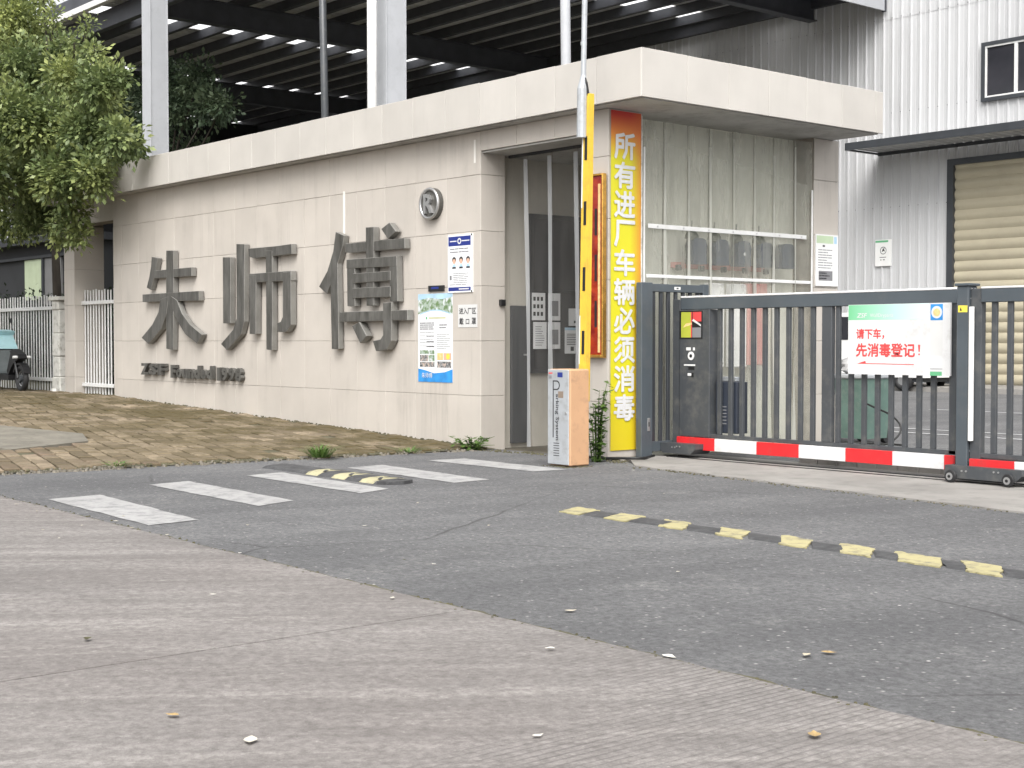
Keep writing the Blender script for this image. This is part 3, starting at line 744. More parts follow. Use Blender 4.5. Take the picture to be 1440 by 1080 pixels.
# clear PVC strip curtain in the doorway
cu = thing('strip_curtain', 'clear plastic strip curtain hanging in the doorway behind the parking barrier', 'curtain', (-11.2, 10.06, 0))
def strip(mb, pts_top, pts_bot, z0, z1, n=14, seed=0, amp=.012):
    r = random.Random(seed); vs = []; fs = []
    m = len(pts_top); ph = r.uniform(0, 6)
    for k in range(n + 1):
        t = k / n
        for i in range(m):
            x = pts_top[i][0] * (1 - t) + pts_bot[i][0] * t; y = pts_top[i][1] * (1 - t) + pts_bot[i][1] * t
            w = amp * t * math.sin(ph + t * 5 + i * 1.3)
            vs.append((x + w, y + w * .6, z1 + (z0 - z1) * t))
    for k in range(n):
        for i in range(m - 1): fs.append((k * m + i, (k + 1) * m + i, (k + 1) * m + i + 1, k * m + i + 1))
    mb.add(vs, fs)
xt = [-12.05, -11.73, -11.34, -10.93, -10.43]; xb = [-12.0, -11.66, -11.3, -10.88, -10.43]
for i in range(4):
    mb = MB().mat(M['pvc_clear']); y = 10.045 + .012 * (i % 2)
    strip(mb, [(xt[i], y), (xt[i] * .5 + xt[i + 1] * .5, y + .015), (xt[i + 1] + .03, y)], [(xb[i], y), (xb[i] * .5 + xb[i + 1] * .5, y + .02), (xb[i + 1] + .03, y)], 0.02, 3.2, seed=i)
    s = mb.build('plastic_strip', cu, smooth=True)
    mb = MB().mat(M['pvc_seam']); y = 10.03
    if i < 3:
        strip(mb, [(xt[i + 1] - .03, y), (xt[i + 1] + .03, y + .004)], [(xb[i + 1] - .03, y), (xb[i + 1] + .035, y + .004)], 0.02, 3.13, seed=i); mb.build('seam', s)
mb = MB().mat(M['dark']); mb.box(-12.05, -10.43, 10.06, 10.09, 3.17, 3.2); mb.build('hanging_rail', cu)

# ---- hazy plastic sheet curtain on the gate side with things stored behind it
wc = thing('plastic_curtain', 'hazy grey plastic strip curtain under the overhang between yellow banner and notice', 'curtain', (-10.08, 11.5, 0))
sy = [10.165, 10.469, 10.825, 11.149, 11.511, 11.856, 12.179, 12.53, 12.825]
for i in range(8):
    x = -10.075 - .006 * (i % 2); mb = MB().mat(M['pvc_grey'])
    strip(mb, [(x, sy[i]), (x - .015, (sy[i] + sy[i + 1]) / 2), (x, sy[i + 1] + .02)], [(x, sy[i]), (x - .02, (sy[i] + sy[i + 1]) / 2), (x, sy[i + 1] + .02)], .03, 3.385 - rnd.uniform(0, .02), seed=20 + i, amp=.01)
    s = mb.build('plastic_strip', wc, smooth=True)
    if i < 7:
        x = -10.066; mb = MB().mat(M['pvc_edge'])
        strip(mb, [(x, sy[i + 1] - .008 - .014 * ((i * 7) % 3) / 2), (x + .004, sy[i + 1]), (x, sy[i + 1] + .012)], [(x, sy[i + 1] + rnd.uniform(-.03, 0)), (x + .005, sy[i + 1] + .008), (x, sy[i + 1] + rnd.uniform(.01, .03))], .03, 3.3 - .12 * ((i * 5) % 3), seed=40 + i, amp=.02); mb.build('seam', s)
        mb = MB().mat(M['pvc_dirt']); strip(mb, [(-10.0665, sy[i + 1] - .03), (-10.0665, sy[i + 1] - .016)], [(-10.0665, sy[i + 1] - .035), (-10.0665, sy[i + 1] - .02)], .03, 3.37, seed=40 + i, amp=.02); mb.build('dirt_line', s)
mb = MB().mat(M['pvc_grey']); mb.add([(-10.1, 10.17, 3.215), (-10.1, 12.82, 2.90), (-10.1, 12.82, 2.31), (-10.1, 10.17, 2.31)], [(0, 1, 2, 3)]); mb.build('backing_sheet', wc)
mb = MB().mat(M['white_paint']); mb.bbox(-10.066, -10.055, 10.22, 12.72, 2.295, 2.34, .003); b1 = mb.build('batten', wc)
mb = MB().mat(M['steel'])
for k in range(7): mb.prism(disc(10.35 + k * .38, 2.317, .009, 8), ((-10.054, 0, 0), (0, 1, 0), (0, 0, 1), (1, 0, 0)), 0, .004)
mb.build('screw', b1)
mb = MB().mat(M['white_paint']); mb.bbox(-10.068, -10.055, 10.155, 10.175, 1.7, 3.1, .003); mb.build('batten', wc)
mb = MB().mat(M['white_paint']); mb.bbox(-10.068, -10.055, 12.81, 12.835, 1.0, 2.85, .003); mb.build('batten', wc)
mb = MB().mat(M['white_paint']); mb.bbox(-10.068, -10.058, 10.2, 12.8, 1.80, 1.835, .003); mb.build('batten', wc)
# rack with vests and helmets behind the curtain
rk = thing('storage_rack', 'pinkish red rack behind the hazy curtain below the dark blue vests', 'rack', (-10.3, 11.6, 0))
mb = MB().mat(M['pink']); mb.box(-10.4, -10.3, 10.86, 12.3, 1.93, 1.99); mb.build('shelf', rk)
mb = MB().mat(M['pink']); mb.box(-10.42, -10.4, 11.2, 12.2, 1.3, 1.93); mb.build('back_board', rk)
for y in (10.87, 11.22, 11.57, 11.92, 12.27):
    mb = MB().mat(M['dark']); mb.bbox(-10.29, -10.22, y - .02, y + .02, 1.90, 1.96, .008); mb.build('bracket', rk)
vn = ['first', 'second', 'third', 'fourth']
vest0 = None
for i, y in enumerate((11.03, 11.38, 11.73, 12.1, 12.47)):
    lab = ['dark blue vest under a grey helmet, nearest the yellow banner behind the curtain', 'dark blue vest with helmet, second from the banner behind the curtain', 'dark blue vest with a pale mark on it, third from the banner behind the curtain',
           'dark blue vest with helmet, fourth from the banner behind the curtain', 'faint greyish blue vest without helmet, farthest from the banner behind the curtain'][i]
    t = thing('vest', lab, 'vest', (-10.2, y, 1.95), 'dark blue vests behind the hazy curtain')
    fr = FB(-10.21, y, 1.965)
    mb = MB().mat(M['vest']); mb.prism([(-.105, 0), (.105, 0), (.1, .1), (.112, .19), (.085, .255), (.045, .27), (-.045, .27), (-.085, .255), (-.112, .19), (-.1, .1)], fr, 0, .11); mb.build('body', t)
    if i < 4:
        mb = MB().mat(M['helmet']); vs = []; fs = []
        for a in range(5):
            el = a * math.pi / 8
            for b in range(12):
                az = b * math.pi / 6; vs.append((-10.2 + .07 * math.cos(el) * math.cos(az), y - .02 + .085 * math.cos(el) * math.sin(az), 2.235 + .085 * math.sin(el)))
        for a in range(4):
            for b in range(12): fs.append((a * 12 + b, a * 12 + (b + 1) % 12, (a + 1) * 12 + (b + 1) % 12, (a + 1) * 12 + b))
        mb.add(vs, fs); mb.box(-10.15, -10.12, y - .12, y - .03, 2.215, 2.25); h = mb.build('helmet', t, smooth=False)
        mb = MB().mat(M['dark']); mb.tube([(-10.2, y - .03, 2.3), (-10.2, y - .02, 2.42)], .009, 6); mb.build('hook', h)
    if i == 2:
        mb = MB().mat(M['white']); mb.prism(disc(0, .13, .018, 10), fr, .111, .114); mb.build('badge', t)
for i, (y0, y1, lab) in enumerate([(11.19, 11.44, 'white boxy panel behind the curtain, nearer the banner'), (11.54, 11.80, 'white boxy panel behind the curtain, nearer the pink panel')]):
    mb = MB().mat(M['white_plastic']); mb.bbox(-10.2, -10.125, y0, y1, .88, 1.775, .01); tag(mb.build('white_cabinet'), lab, 'cabinet', 'white panels behind the hazy curtain')
mb = MB().mat(M['pink']); mb.bbox(-10.22, -10.14, 11.84, 12.16, .9, 1.785, .01); tag(mb.build('pink_cabinet'), 'pink panel behind the curtain beside the white panels', 'cabinet')
# ---------------------------------------------------------------- characters and notices on the tiled wall
ZHU = [[(-19.827, 2.427), (-19.624, 2.399), (-19.7, 2.209), (-19.808, 2.024), (-19.862, 1.931), (-20.0, 1.971), (-19.912, 2.123), (-19.846, 2.286)], [(-19.752, 2.216), (-18.552, 2.22), (-18.554, 2.094), (-19.785, 2.099)], [(-19.339, 2.497), (-19.107, 2.486), (-19.117, 1.842), (-19.144, 1.034), (-19.362, 1.051)], [(-20.13, 1.872), (-18.328, 1.876), (-18.33, 1.739), (-20.132, 1.755)], [(-19.54, 1.782), (-19.273, 1.822), (-19.338, 1.568), (-19.522, 1.337), (-19.945, 1.121), (-20.174, 1.216), (-19.808, 1.41), (-19.595, 1.596)], [(-19.172, 1.82), (-18.993, 1.758), (-18.838, 1.561), (-18.597, 1.399), (-18.242, 1.257), (-18.386, 1.127), (-18.745, 1.263), (-18.988, 1.448), (-19.135, 1.634)]]
SHI = [[(-17.641, 2.323), (-17.424, 2.313), (-17.435, 1.406), (-17.639, 1.408)], [(-17.255, 2.486), (-17.032, 2.47), (-17.052, 1.428), (-17.14, 1.257), (-17.537, 1.037), (-17.706, 1.124), (-17.356, 1.323), (-17.259, 1.473)], [(-16.93, 2.405), (-16.155, 2.403), (-15.822, 2.411), (-15.815, 2.281), (-16.797, 2.268), (-16.914, 2.299)], [(-16.465, 2.357), (-16.303, 2.349), (-16.304, 1.42), (-16.316, 1.043), (-16.462, 1.053)], [(-16.896, 2.065), (-15.825, 2.067), (-15.818, 1.941), (-16.897, 1.945)], [(-16.896, 2.051), (-16.716, 2.044), (-16.733, 1.256), (-16.896, 1.261)], [(-16.028, 2.05), (-15.832, 2.059), (-15.831, 1.374), (-15.948, 1.281), (-16.166, 1.282), (-16.164, 1.398), (-16.085, 1.417), (-16.033, 1.478)]]
FU = [[(-14.794, 2.504), (-14.605, 2.447), (-14.642, 2.319), (-14.723, 2.163), (-14.872, 1.927), (-15.004, 1.748), (-15.182, 1.844), (-14.984, 2.032), (-14.851, 2.269)], [(-14.917, 1.969), (-14.753, 2.144), (-14.73, 1.065), (-14.889, 1.065)], [(-14.576, 2.346), (-13.345, 2.348), (-13.339, 2.228), (-14.469, 2.231), (-14.577, 2.24)], [(-14.132, 2.518), (-13.96, 2.514), (-13.964, 1.581), (-14.12, 1.584)], [(-13.807, 2.479), (-13.639, 2.545), (-13.508, 2.433), (-13.673, 2.356)], [(-14.534, 2.154), (-14.362, 2.155), (-14.359, 1.583), (-14.523, 1.586)], [(-13.641, 2.15), (-13.489, 2.152), (-13.472, 1.623), (-13.627, 1.626)], [(-14.534, 2.152), (-13.489, 2.15), (-13.49, 2.029), (-14.535, 2.045)], [(-14.399, 1.978), (-13.608, 1.98), (-13.609, 1.869), (-14.4, 1.861)], [(-14.4, 1.802), (-13.609, 1.8), (-13.61, 1.678), (-14.401, 1.681)], [(-14.68, 1.518), (-13.268, 1.522), (-13.268, 1.402), (-14.681, 1.398)], [(-13.75, 1.61), (-13.577, 1.616), (-13.586, 1.166), (-13.679, 1.064), (-13.899, 1.044), (-13.967, 1.166), (-13.806, 1.185), (-13.752, 1.234)], [(-14.403, 1.345), (-14.243, 1.393), (-14.087, 1.225), (-14.227, 1.137)]]
def big_char(strokes, label, X0):
    mb = MB().mat(M['sign_steel'])
    fr = ((0, YA, 0), (1, 0, 0), (0, 0, 1), (0, -1, 0))
    for i, s in enumerate(strokes):
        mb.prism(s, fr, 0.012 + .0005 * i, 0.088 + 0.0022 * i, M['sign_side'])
    o = mb.build('sign_character'); tag(o, label, 'sign letter', 'large grey metal characters on the tiled wall')
    bv = o.modifiers.new('bevel', 'BEVEL'); bv.width = 0.004; bv.segments = 1; bv.limit_method = 'ANGLE'
    return o
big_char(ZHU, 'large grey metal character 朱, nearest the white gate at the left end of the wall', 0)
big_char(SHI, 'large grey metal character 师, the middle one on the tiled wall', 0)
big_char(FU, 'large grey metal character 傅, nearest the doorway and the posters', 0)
lt = thing('company_lettering', 'small grey raised lettering with a founding year, under the leftmost large character', 'lettering', (-18.7, YA, .62))
for txt, x0, x1, z0, h in [('ZSF', -20.26, -19.42, .655, .175), ('Founded', -19.27, -17.98, .625, .19), ('1998', -17.86, -17.16, .612, .185)]:
    n = len(txt); wts = {'F': .95, 'o': 1, 'u': 1, 'n': 1, 'd': 1, 'e': 1, '1': .7}; tot = sum(wts.get(c, 1) for c in txt); x = x0
    for c in txt:
        w = (x1 - x0) * wts.get(c, 1) / tot
        hh = h if c in 'ZSFd1998' else h * .72
        mb = MB().mat(M['sign_steel']); text_into(mb, c, FA(x, YA, z0), w * .9, hh, .06, bold=.05, base=.012); mb.build('letter', lt); x += w
em = thing('emblem_disc', 'round grey metal trademark disc with an R, high on the wall near the doorway', 'emblem', (-12.9, YA, 2.71))
fr = FA(-12.9, YA, 2.71)
mb = MB().mat(M['sign_steel']); mb.prism(disc(0, 0, .178, 32), fr, .0, .06); mb.build('disc', em)
mb = MB().mat(M['steel']); mb.ring((-12.9, YA - .068, 2.71), (0, 1, 0), .165, .018, 36, 6); mb.build('rim', em, smooth=True)
mb = MB().mat(M['steel']); text_into(mb, 'R', FA(-12.985, YA - .062, 2.60), .17, .22, .03, bold=.03); mb.build('letter', em)

def lines(mb, fr, u0, u1, v0, v1, n, h, rag=.3, seed=1):
    r = random.Random(seed)
    for i in range(n):
        v = v1 - (v1 - v0) * (i + .5) / n; e = u1 - (u1 - u0) * rag * r.random() ** 2
        u = u0
        while u < e - .004:
            w = min(e - u, r.uniform(.25, 1.0) * (u1 - u0) * .4); mb.prism(rect(u, v - h / 2, u + w * .92, v + h / 2), fr, .0004, .0008); u += w
po = thing('poster', 'white notice board with blue bands and three portraits, upper right by the doorway', 'poster', (-12.41, YA, 1.7), 'posters on the tiled wall')
w, h = .44, .64; fr = FA(-12.63, YA - .012, 1.70)
mb = MB().mat(M['paper']); mb.prism(rect(0, 0, w, h), fr, -.012, 0); mb.build('board', po)
mb = MB().mat(M['blue']); mb.prism(rect(.012, h - .125, w - .03, h - .02), fr, .0004, .001); mb.prism(rect(.012, .018, w - .03, .06), fr, .0004, .001)
mb.mat(M['white']); mb.prism(disc(w / 2 - .01, h - .073, .034, 20), fr, .001, .0014); mb.prism(rect(.04, h - .078, .16, h - .066), fr, .001, .0014); mb.prism(rect(.25, h - .078, .39, h - .066), fr, .001, .0014)
mb.prism(rect(.2, .032, .38, .046), fr, .001, .0014)
mb.mat(M['blue']); mb.prism(disc(w / 2 - .01, h - .073, .018, 14), fr, .0014, .0018)
mb.build('header_band', po)
for i in range(3):
    u = .085 + i * .125
    mb = MB().mat(M['ink']); mb.prism(disc(u + .03, .36, .036, 14), fr, .0004, .0009); mb.mat(M['skin_print']); mb.prism(disc(u + .03, .345, .028, 14), fr, .0009, .0013)
    mb.mat(M['pale_blue']); mb.prism([(u - .005, .265), (u + .065, .265), (u + .055, .305), (u + .03, .318), (u + .005, .305)], fr, .0004, .0009); mb.mat(M['ink']); mb.prism([(u - .005, .265), (u + .065, .265), (u + .06, .285), (u, .285)], fr, .0009, .0012); mb.build('portrait', po)
mb = MB().mat(M['ink_g']); lines(mb, fr, .04, .38, .43, .5, 2, .012, .2, 3); lines(mb, fr, .1, .38, .1, .22, 6, .007, .2, 4); lines(mb, fr, .04, .36, .075, .1, 1, .008, .2, 5); mb.prism(rect(.035, .14, .07, .19), fr, .0004, .0008); mb.build('small_print', po)
mb = MB().mat(M['black'])
for (u, v) in ((w - .012, h - .012), (w - .012, .012)): mb.prism(disc(u, v, .01, 8), fr, 0, .004)
mb.build('pin', po)
pl = thing('plaque', 'small black and blue strip plaque directly above the tall factory poster', 'plaque', (-12.83, YA, 1.74))
mb = MB().mat(M['black']); mb.bbox(-12.99, -12.70, YA - .02, YA, 1.725, 1.79, .003); mb.build('plate', pl)
mb = MB().mat(M['blue']); mb.prism(rect(.06, .015, .2, .04), FA(-12.99, YA - .02, 1.735), .0005, .001); mb.build('print', pl)
po = thing('poster', 'tall factory poster with an aerial photo on top and a blue wave along its foot', 'poster', (-12.88, YA, .7), 'posters on the tiled wall')
w, h = .645, 1.0; fr = FA(-13.2, YA - .004, .70)
mb = MB().mat(M['paper']); mb.prism(rect(0, 0, w, h), fr, -.003, 0); mb.build('sheet', po)
arc = lambda b, k: [(w * i / 12, b + k * math.sin(math.pi * i / 12)) for i in range(13)]
mb = MB().mat(M['aerial']); mb.prism([(.0, .98), (0, .77)] + arc(.765, .055)[1:-1] + [(w, .77), (w, .98)], fr, .0004, .0008); mb.build('aerial_photo', po)
mb = MB().mat(M['pale_blue']); mb.prism([(0, h), (0, .93), (.2, .955), (.45, .935), (w, .96), (w, h)], fr, .0009, .0012); mb.prism([(0, .75)] + arc(.752, .055)[1:-1] + [(w, .75)] + arc(.765, .055)[::-1][1:-1], fr, .0009, .0012); mb.build('arc', po)
mb = MB().mat(M['green_print']); mb.prism(disc(.16, .725, .016, 12), fr, .0004, .0008); mb.mat(simple('pale_olive_print', (.5, .5, .32), .5)); mb.prism(rect(.2, .715, .52, .735), fr, .0004, .0008); mb.build('title', po)
for (a0, a1, c0, c1, n_, hh, rg, sd_) in [(.03, .31, .59, .68, 4, .013, .1, 7), (.03, .31, .39, .58, 5, .006, .5, 8), (.35, .61, .37, .55, 8, .006, .4, 9), (.4, .56, .6, .66, 2, .014, .3, 10)]:
    mb = MB().mat(M['ink_g']); lines(mb, fr, a0, a1, c0, c1, n_, hh, rg, sd_); mb.build('text_block', po)
mb = MB().mat(M['ink']); lines(mb, fr, .16, .31, .37, .55, 3, .009, .2, 11); mb.build('caption', po)
for (a0, c0, a1, c1, m_) in [(.03, .315, .31, .36, 'aerial'), (.03, .235, .19, .305, 'collage'), (.2, .235, .31, .305, 'aerial'), (.03, .17, .31, .226, 'collage'), (.36, .165, .62, .235, 'collage'), (.36, .25, .47, .33, 'orange_print'), (.48, .25, .62, .33, 'skin_print')]:
    mb = MB().mat(M[m_]); mb.prism(rect(a0, c0, a1, c1), fr, .0004, .0008); mb.build('photo_block', po)
mb = MB().mat(M['yellow_print']); mb.prism(disc(.56, .292, .035, 16), fr, .0008, .0012); mb.build('round_mark', po)
mb = MB().mat(M['sky_blue']); mb.prism([(0, 0), (w, 0), (w, .15), (.5, .115), (.3, .1), (.12, .135), (0, .15)], fr, .0004, .0008); mb.mat(M['white']); text_into(mb, '朱师傅', FA(-13.13, YA - .006, .745), .2, .06); mb.build('footer', po)
nt = thing('notice', 'small white sheet with black characters between the tall poster and the wall corner', 'notice', (-12.29, YA, 1.3))
fr = FA(-12.455, YA - .004, 1.315)
mb = MB().mat(M['paper_g']); mb.prism(rect(0, 0, .34, .25), fr, -.003, 0); mb.build('sheet', nt)
mb = MB().mat(M['ink']); text_into(mb, '进入厂区', FA(-12.435, YA - .005, 1.46), .3, .07, .001, .012); text_into(mb, '戴', FA(-12.43, YA - .005, 1.345), .075, .075, .001, .012); text_into(mb, '口', FA(-12.315, YA - .005, 1.35), .06, .055, .001, .012); text_into(mb, '罩', FA(-12.21, YA - .005, 1.345), .075, .075, .001, .012); mb.build('lettering', nt)
# red foil board on the pillar
cb_ = thing('couplet_board', 'glossy red and gold wrapped vertical board on the pillar behind the yellow boom', 'signboard', (-10.2, 9.6, 1.0))
mb = MB().mat(M['foil']); mb.bbox(-10.33, -10.095, 9.62, 9.66, 1.03, 2.78, .006); mb.build('board', cb_)
mb = MB().mat(M['gold']); mb.bbox(-10.345, -10.33, 9.605, 9.66, 1.0, 2.80, .004); mb.bbox(-10.095, -10.075, 9.605, 9.66, 1.0, 2.80, .004); mb.bbox(-10.33, -10.095, 9.605, 9.66, 2.78, 2.80, .004); mb.bbox(-10.33, -10.095, 9.605, 9.66, 1.0, 1.03, .004); mb.mat(M['orange_print']); mb.bbox(-10.15, -10.12, 9.612, 9.622, 1.05, 2.7, .003); mb.build('trim', cb_)
mb = MB().mat(M['black'])
for z in (2.2, 1.75, 1.3): mb.prism(rect(0, 0, .03, .26), FA(-10.2, 9.619, z), 0, .001)
mb.build('lettering', cb_)
# yellow banner
bn = thing('banner', 'tall yellow and red vertical banner with white characters beside the plastic curtain', 'banner', (-10.06, 9.9, .08))
mb = MB().mat(M['banner'])
vs = []; fs = []
for k in range(25):
    z = .085 + (3.42 - .085) * k / 24
    for i in range(5):
        y = 9.70 + .415 * i / 4; vs.append((-10.058 + .0035 * math.sin(k * .9 + i) * (0.3 + .7 * (i in (1, 2, 3))), y, z))
for k in range(24):
    for i in range(4): fs.append((k * 5 + i, k * 5 + i + 1, (k + 1) * 5 + i + 1, (k + 1) * 5 + i))
mb.add(vs, fs); mb.build('cloth', bn, smooth=True)
zt = [3.20, 2.88, 2.575, 2.265, 1.95, 1.65, 1.35, 1.05, .735]
for ch, z in zip('所有进厂车辆必须消毒', [3.21 - i * .286 for i in range(10)]):
    mb = MB().mat(M['white']); text_into(mb, ch, FB(-10.0515, 9.745, z - .255), .275, .25, .0015, 0.0, fat=.0075); mb.build('character', bn)
mb = MB().mat(M['old_white']); mb.bbox(-10.064, -10.05, 10.117, 10.13, .09, 3.4, .002); mb.build('edge_strip', bn)
# notice on the end of the tiled wall
nb = thing('notice_board', 'white information notice with a pale green head on the tiled strip right of the curtain', 'notice', (-10.06, 13.08, 1.78))
fr = FB(-10.05, 12.88, 1.785); w, h = .40, .58
mb = MB().mat(M['white_plastic']); mb.prism(rect(0, 0, w, h), fr, -.012, 0); mb.build('board', nb)
mb = MB().mat(M['green_print']); mb = MB().mat(simple('pale_green_print', (.5, .62, .42), .5)); mb.prism(rect(.01, h - .1, w - .09, h - .015), fr, .0004, .0008); mb.mat(M['pale_blue']); mb.prism(rect(w - .075, h - .1, w - .025, h - .02), fr, .0004, .0008); mb.build('header', nb)
mb = MB().mat(M['ink_g']); lines(mb, fr, .04, .3, .19, .42, 8, .009, .5, 21); mb.prism(rect(.05, .06, .3, .17), fr, .0004, .0008); mb.mat(M['ink']); lines(mb, fr, .055, .25, .07, .16, 3, .012, .3, 22); mb.prism(rect(.12, .44, .16, .46), fr, .0004, .0008); mb.build('small_print', nb)

# ---------------------------------------------------------------- parking barrier
pb = thing('parking_barrier', 'silver and peach parking barrier box with its yellow boom raised upright', 'barrier', (-9.79, 8.9, 0))
mb = MB().mat(M['peach']); mb.bbox(-9.935, -9.64, 8.785, 9.03, 0.01, .905, .012); mb.build('cabinet', pb)
mb = MB().mat(M['silver']); mb.bbox(-9.937, -9.648, 8.77, 8.7845, 0.02, .9, .006); dr = mb.build('front_panel', pb)
fr = FA(-9.937, 8.7695, 0.0)
mb = MB().mat(M['ink'])
mb.prism(rect(.075, .27, .087, .80), fr, 0, .0008)
outer = [(.087, .80), (.14, .80), (.165, .785), (.175, .755), (.165, .725), (.14, .71), (.087, .71)]
inner = [(.087, .788), (.135, .788), (.155, .775), (.161, .755), (.155, .735), (.135, .722), (.087, .722)]
for i in range(6): mb.add([tuple(fr[0][k] + fr[1][k] * p[0] + fr[2][k] * p[1] + fr[3][k] * .0008 for k in range(3)) for p in (outer[i], outer[i + 1], inner[i + 1], inner[i])], [(0, 1, 2, 3)])
text_into(mb, 'arking System', ((-9.937 + .105, 8.7687, .675), (0, 0, -1), (1, 0, 0), (0, -1, 0)), .43, .058, .0008, .012)
mb.build('lettering', dr)
mb = MB().mat(M['black'])
for i in range(6): mb.prism(rect(.085, .10 + i * .023, .165, .107 + i * .023), fr, 0, .0006)
mb.build('vent_slot', dr)
mb = MB().mat(M['steel']); mb.prism(disc(.255, .5, .012, 12), fr, 0, .006); mb.build('lock', dr)
mb = MB().mat(M['blue']); mb.prism(rect(.14, .83, .21, .875), fr, 0, .001); mb.build('sticker', dr)
mb = MB().mat(simple('brown_sticker', (.22, .17, .13), .6)); mb.prism(rect(.15, .64, .22, .70), fr, 0, .001); mb.build('sticker', dr)
mb = MB().mat(M['ink_r']); mb.prism(rect(.02, .86, .07, .872), fr, 0, .001); mb.mat(M['ink_g']); mb.prism(rect(.02, .815, .06, .845), fr, 0, .001); mb.build('sticker', dr)
mb = MB().mat(M['steel']); mb.tube([(-9.77, 9.03, .72), (-9.77, 9.075, .72)], .05, 14); mb.build('pivot', pb)
def lean(x, z): return x + .055 * (z - .6) / 2.8
b0, b1z = .6, 3.45
def slant(mb, xa, xb_, y0, y1, z0, z1):
    mb.add([(lean(xa, z0), y0, z0), (lean(xb_, z0), y0, z0), (lean(xb_, z0), y1, z0), (lean(xa, z0), y1, z0), (lean(xa, z1), y0, z1), (lean(xb_, z1), y0, z1), (lean(xb_, z1), y1, z1), (lean(xa, z1), y1, z1)],
           [(0, 3, 2, 1), (4, 5, 6, 7), (0, 1, 5, 4), (1, 2, 6, 5), (2, 3, 7, 6), (3, 0, 4, 7)])
mb = MB().mat(M['boom_y']); slant(mb, -9.80, -9.705, 9.035, 9.09, b0, b1z); bo = mb.build('boom', pb)
for z in (1.04, 1.63, 2.24, 2.84):
    mb = MB().mat(M['black']); slant(mb, -9.765, -9.73, 9.0325, 9.0348, z, z + .22); mb.build('boom_mark', bo)
mb = MB().mat(M['white_paint']); slant(mb, -9.8, -9.785, 9.0328, 9.0348, 2.4, 3.06); slant(mb, -9.802, -9.79, 9.0328, 9.0348, .95, 1.4); mb.build('reflective_strip', bo)
mb = MB().mat(M['silver']); mb.tube([(lean(-9.79, 3.05), 9.02, 3.05), (lean(-9.79, 3.5), 9.02, 3.5), (lean(-9.785, 3.62), 9.025, 3.62), (lean(-9.785, 5.4), 9.03, 5.4)], [.05, .05, .026, .026], 12); mb.tube([(lean(-9.79, 3.9), 9.026, 3.9), (lean(-9.79, 3.93), 9.026, 3.93)], .03, 12); mb.build('boom_extension', pb, smooth=False)
mb = MB().mat(M['rubber']); mb.tube([(lean(-9.74, 3.4), 9.05, 3.42), (lean(-9.75, 3.52), 9.03, 3.55), (lean(-9.77, 3.58), 9.025, 3.6)], .014, 8); mb.build('clamp', bo)

# ---------------------------------------------------------------- gates
pg = thing('metal_gate', 'narrow dark grey gate leaf standing along the curtain beside the yellow banner', 'gate', (-9.99, 10.5, 0), )
XG = -9.985
mb = MB().mat(M['gate_frame']); mb.bbox(XG - .03, XG + .05, 10.005, 10.165, .012, 1.745, .006); mb.build('post', pg)
mb = MB().mat(M['gate_frame']); mb.bbox(XG - .03, XG + .03, 10.92, 11.01, .012, 1.745, .006); mb.build('post', pg)
mb = MB().mat(M['gate_frame']); mb.bbox(XG - .02, XG + .03, 10.165, 10.92, 1.655, 1.735, .004); mb.build('rail', pg)
mb = MB().mat(M['gate_frame']); mb.bbox(XG - .02, XG + .03, 10.165, 10.92, .06, .16, .004); mb.build('rail', pg)
for k in range(7):
    y = 10.195 + k * .107; mb = MB().mat(M['gate_d']); mb.bbox(XG - .01, XG + .015, y, y + .042, .16, 1.655, .003); mb.build('bar', pg)
mb = MB().mat(M['steel']); mb.bbox(XG + .05, XG + .056, 10.09, 10.125, .27, .40, .004); mb.mat(M['black']); mb.bbox(XG + .056, XG + .058, 10.1, 10.115, .315, .36, .001); mb.build('lock', pg)
mb = MB().mat(M['white_plastic']); mb.bbox(XG + .03, XG + .033, 10.49, 10.58, 1.68, 1.71, .001); mb.mat(M['black']); mb.bbox(XG + .033, XG + .034, 10.52, 10.55, 1.688, 1.702, .0005); mb.build('maker_plate', pg)

K = .98585
def gx(x): return x * K
def gz(z): return 1.161 + (z - 1.161) * K
def carriage(t, x0, x1, y0, y1, wheels=True):
    mb = MB().mat(M['gate']); z0, z1 = .05, .15
    mb.prism([(x0 + .03, z0), (x1 - .06, z0), (x1, z0 + .05), (x1, z1), (x0, z1), (x0, z0 + .03)], ((0, y0, 0), (1, 0, 0), (0, 0, 1), (0, 1, 0)), 0, y1 - y0)
    c = mb.build('carriage', t)
    for x in ((x0 + .075, x1 - .1) if wheels else ()):
        mb = MB().mat(M['rubber']); mb.ring((x, y0 - .03, .064), (0, 1, 0), .042, .012, 22, 6); mb.tube([(x, y0 - .045, .064), (x, y0 - .002, .064)], .042, 20); w = mb.build('wheel', t)
        mb = MB().mat(M['steel']); mb.tube([(x, y0 - .05, .064), (x, y0 - .045, .064)], .03, 16); mb.mat(M['black']); mb.tube([(x, y0 - .053, .064), (x, y0 - .05, .064)], .013, 10); mb.build('hub', w)
    mb = MB().mat(M['steel'])
    for (x, z) in ((x0 + .16, .11), (x0 + .2, .11), (x1 - .2, .12), (x1 - .24, .12)): mb.prism(disc(x, z, .008, 8), ((0, y0, 0), (1, 0, 0), (0, 0, 1), (0, -1, 0)), 0, .006)
    mb.build('bolt', c)
sg = thing('sliding_gate', 'grey barred sliding gate section with a control cabinet, carrying the white sign', 'gate', (-8.2, 10.45, 0), 'sections of the red and white sliding gate')
Y1 = 10.45
L0, L1 = gx(-10.06), gx(-6.79)
mb = MB().mat(M['gate']); mb.bbox(L0, L0 + .1, Y1 - .02, Y1 + .07, .1, gz(1.585), .004); mb.build('stile', sg)
mb = MB().mat(M['gate']); mb.bbox(L1 - .07, L1, Y1, Y1 + .05, gz(.2), gz(1.49), .004); mb.build('stile', sg)
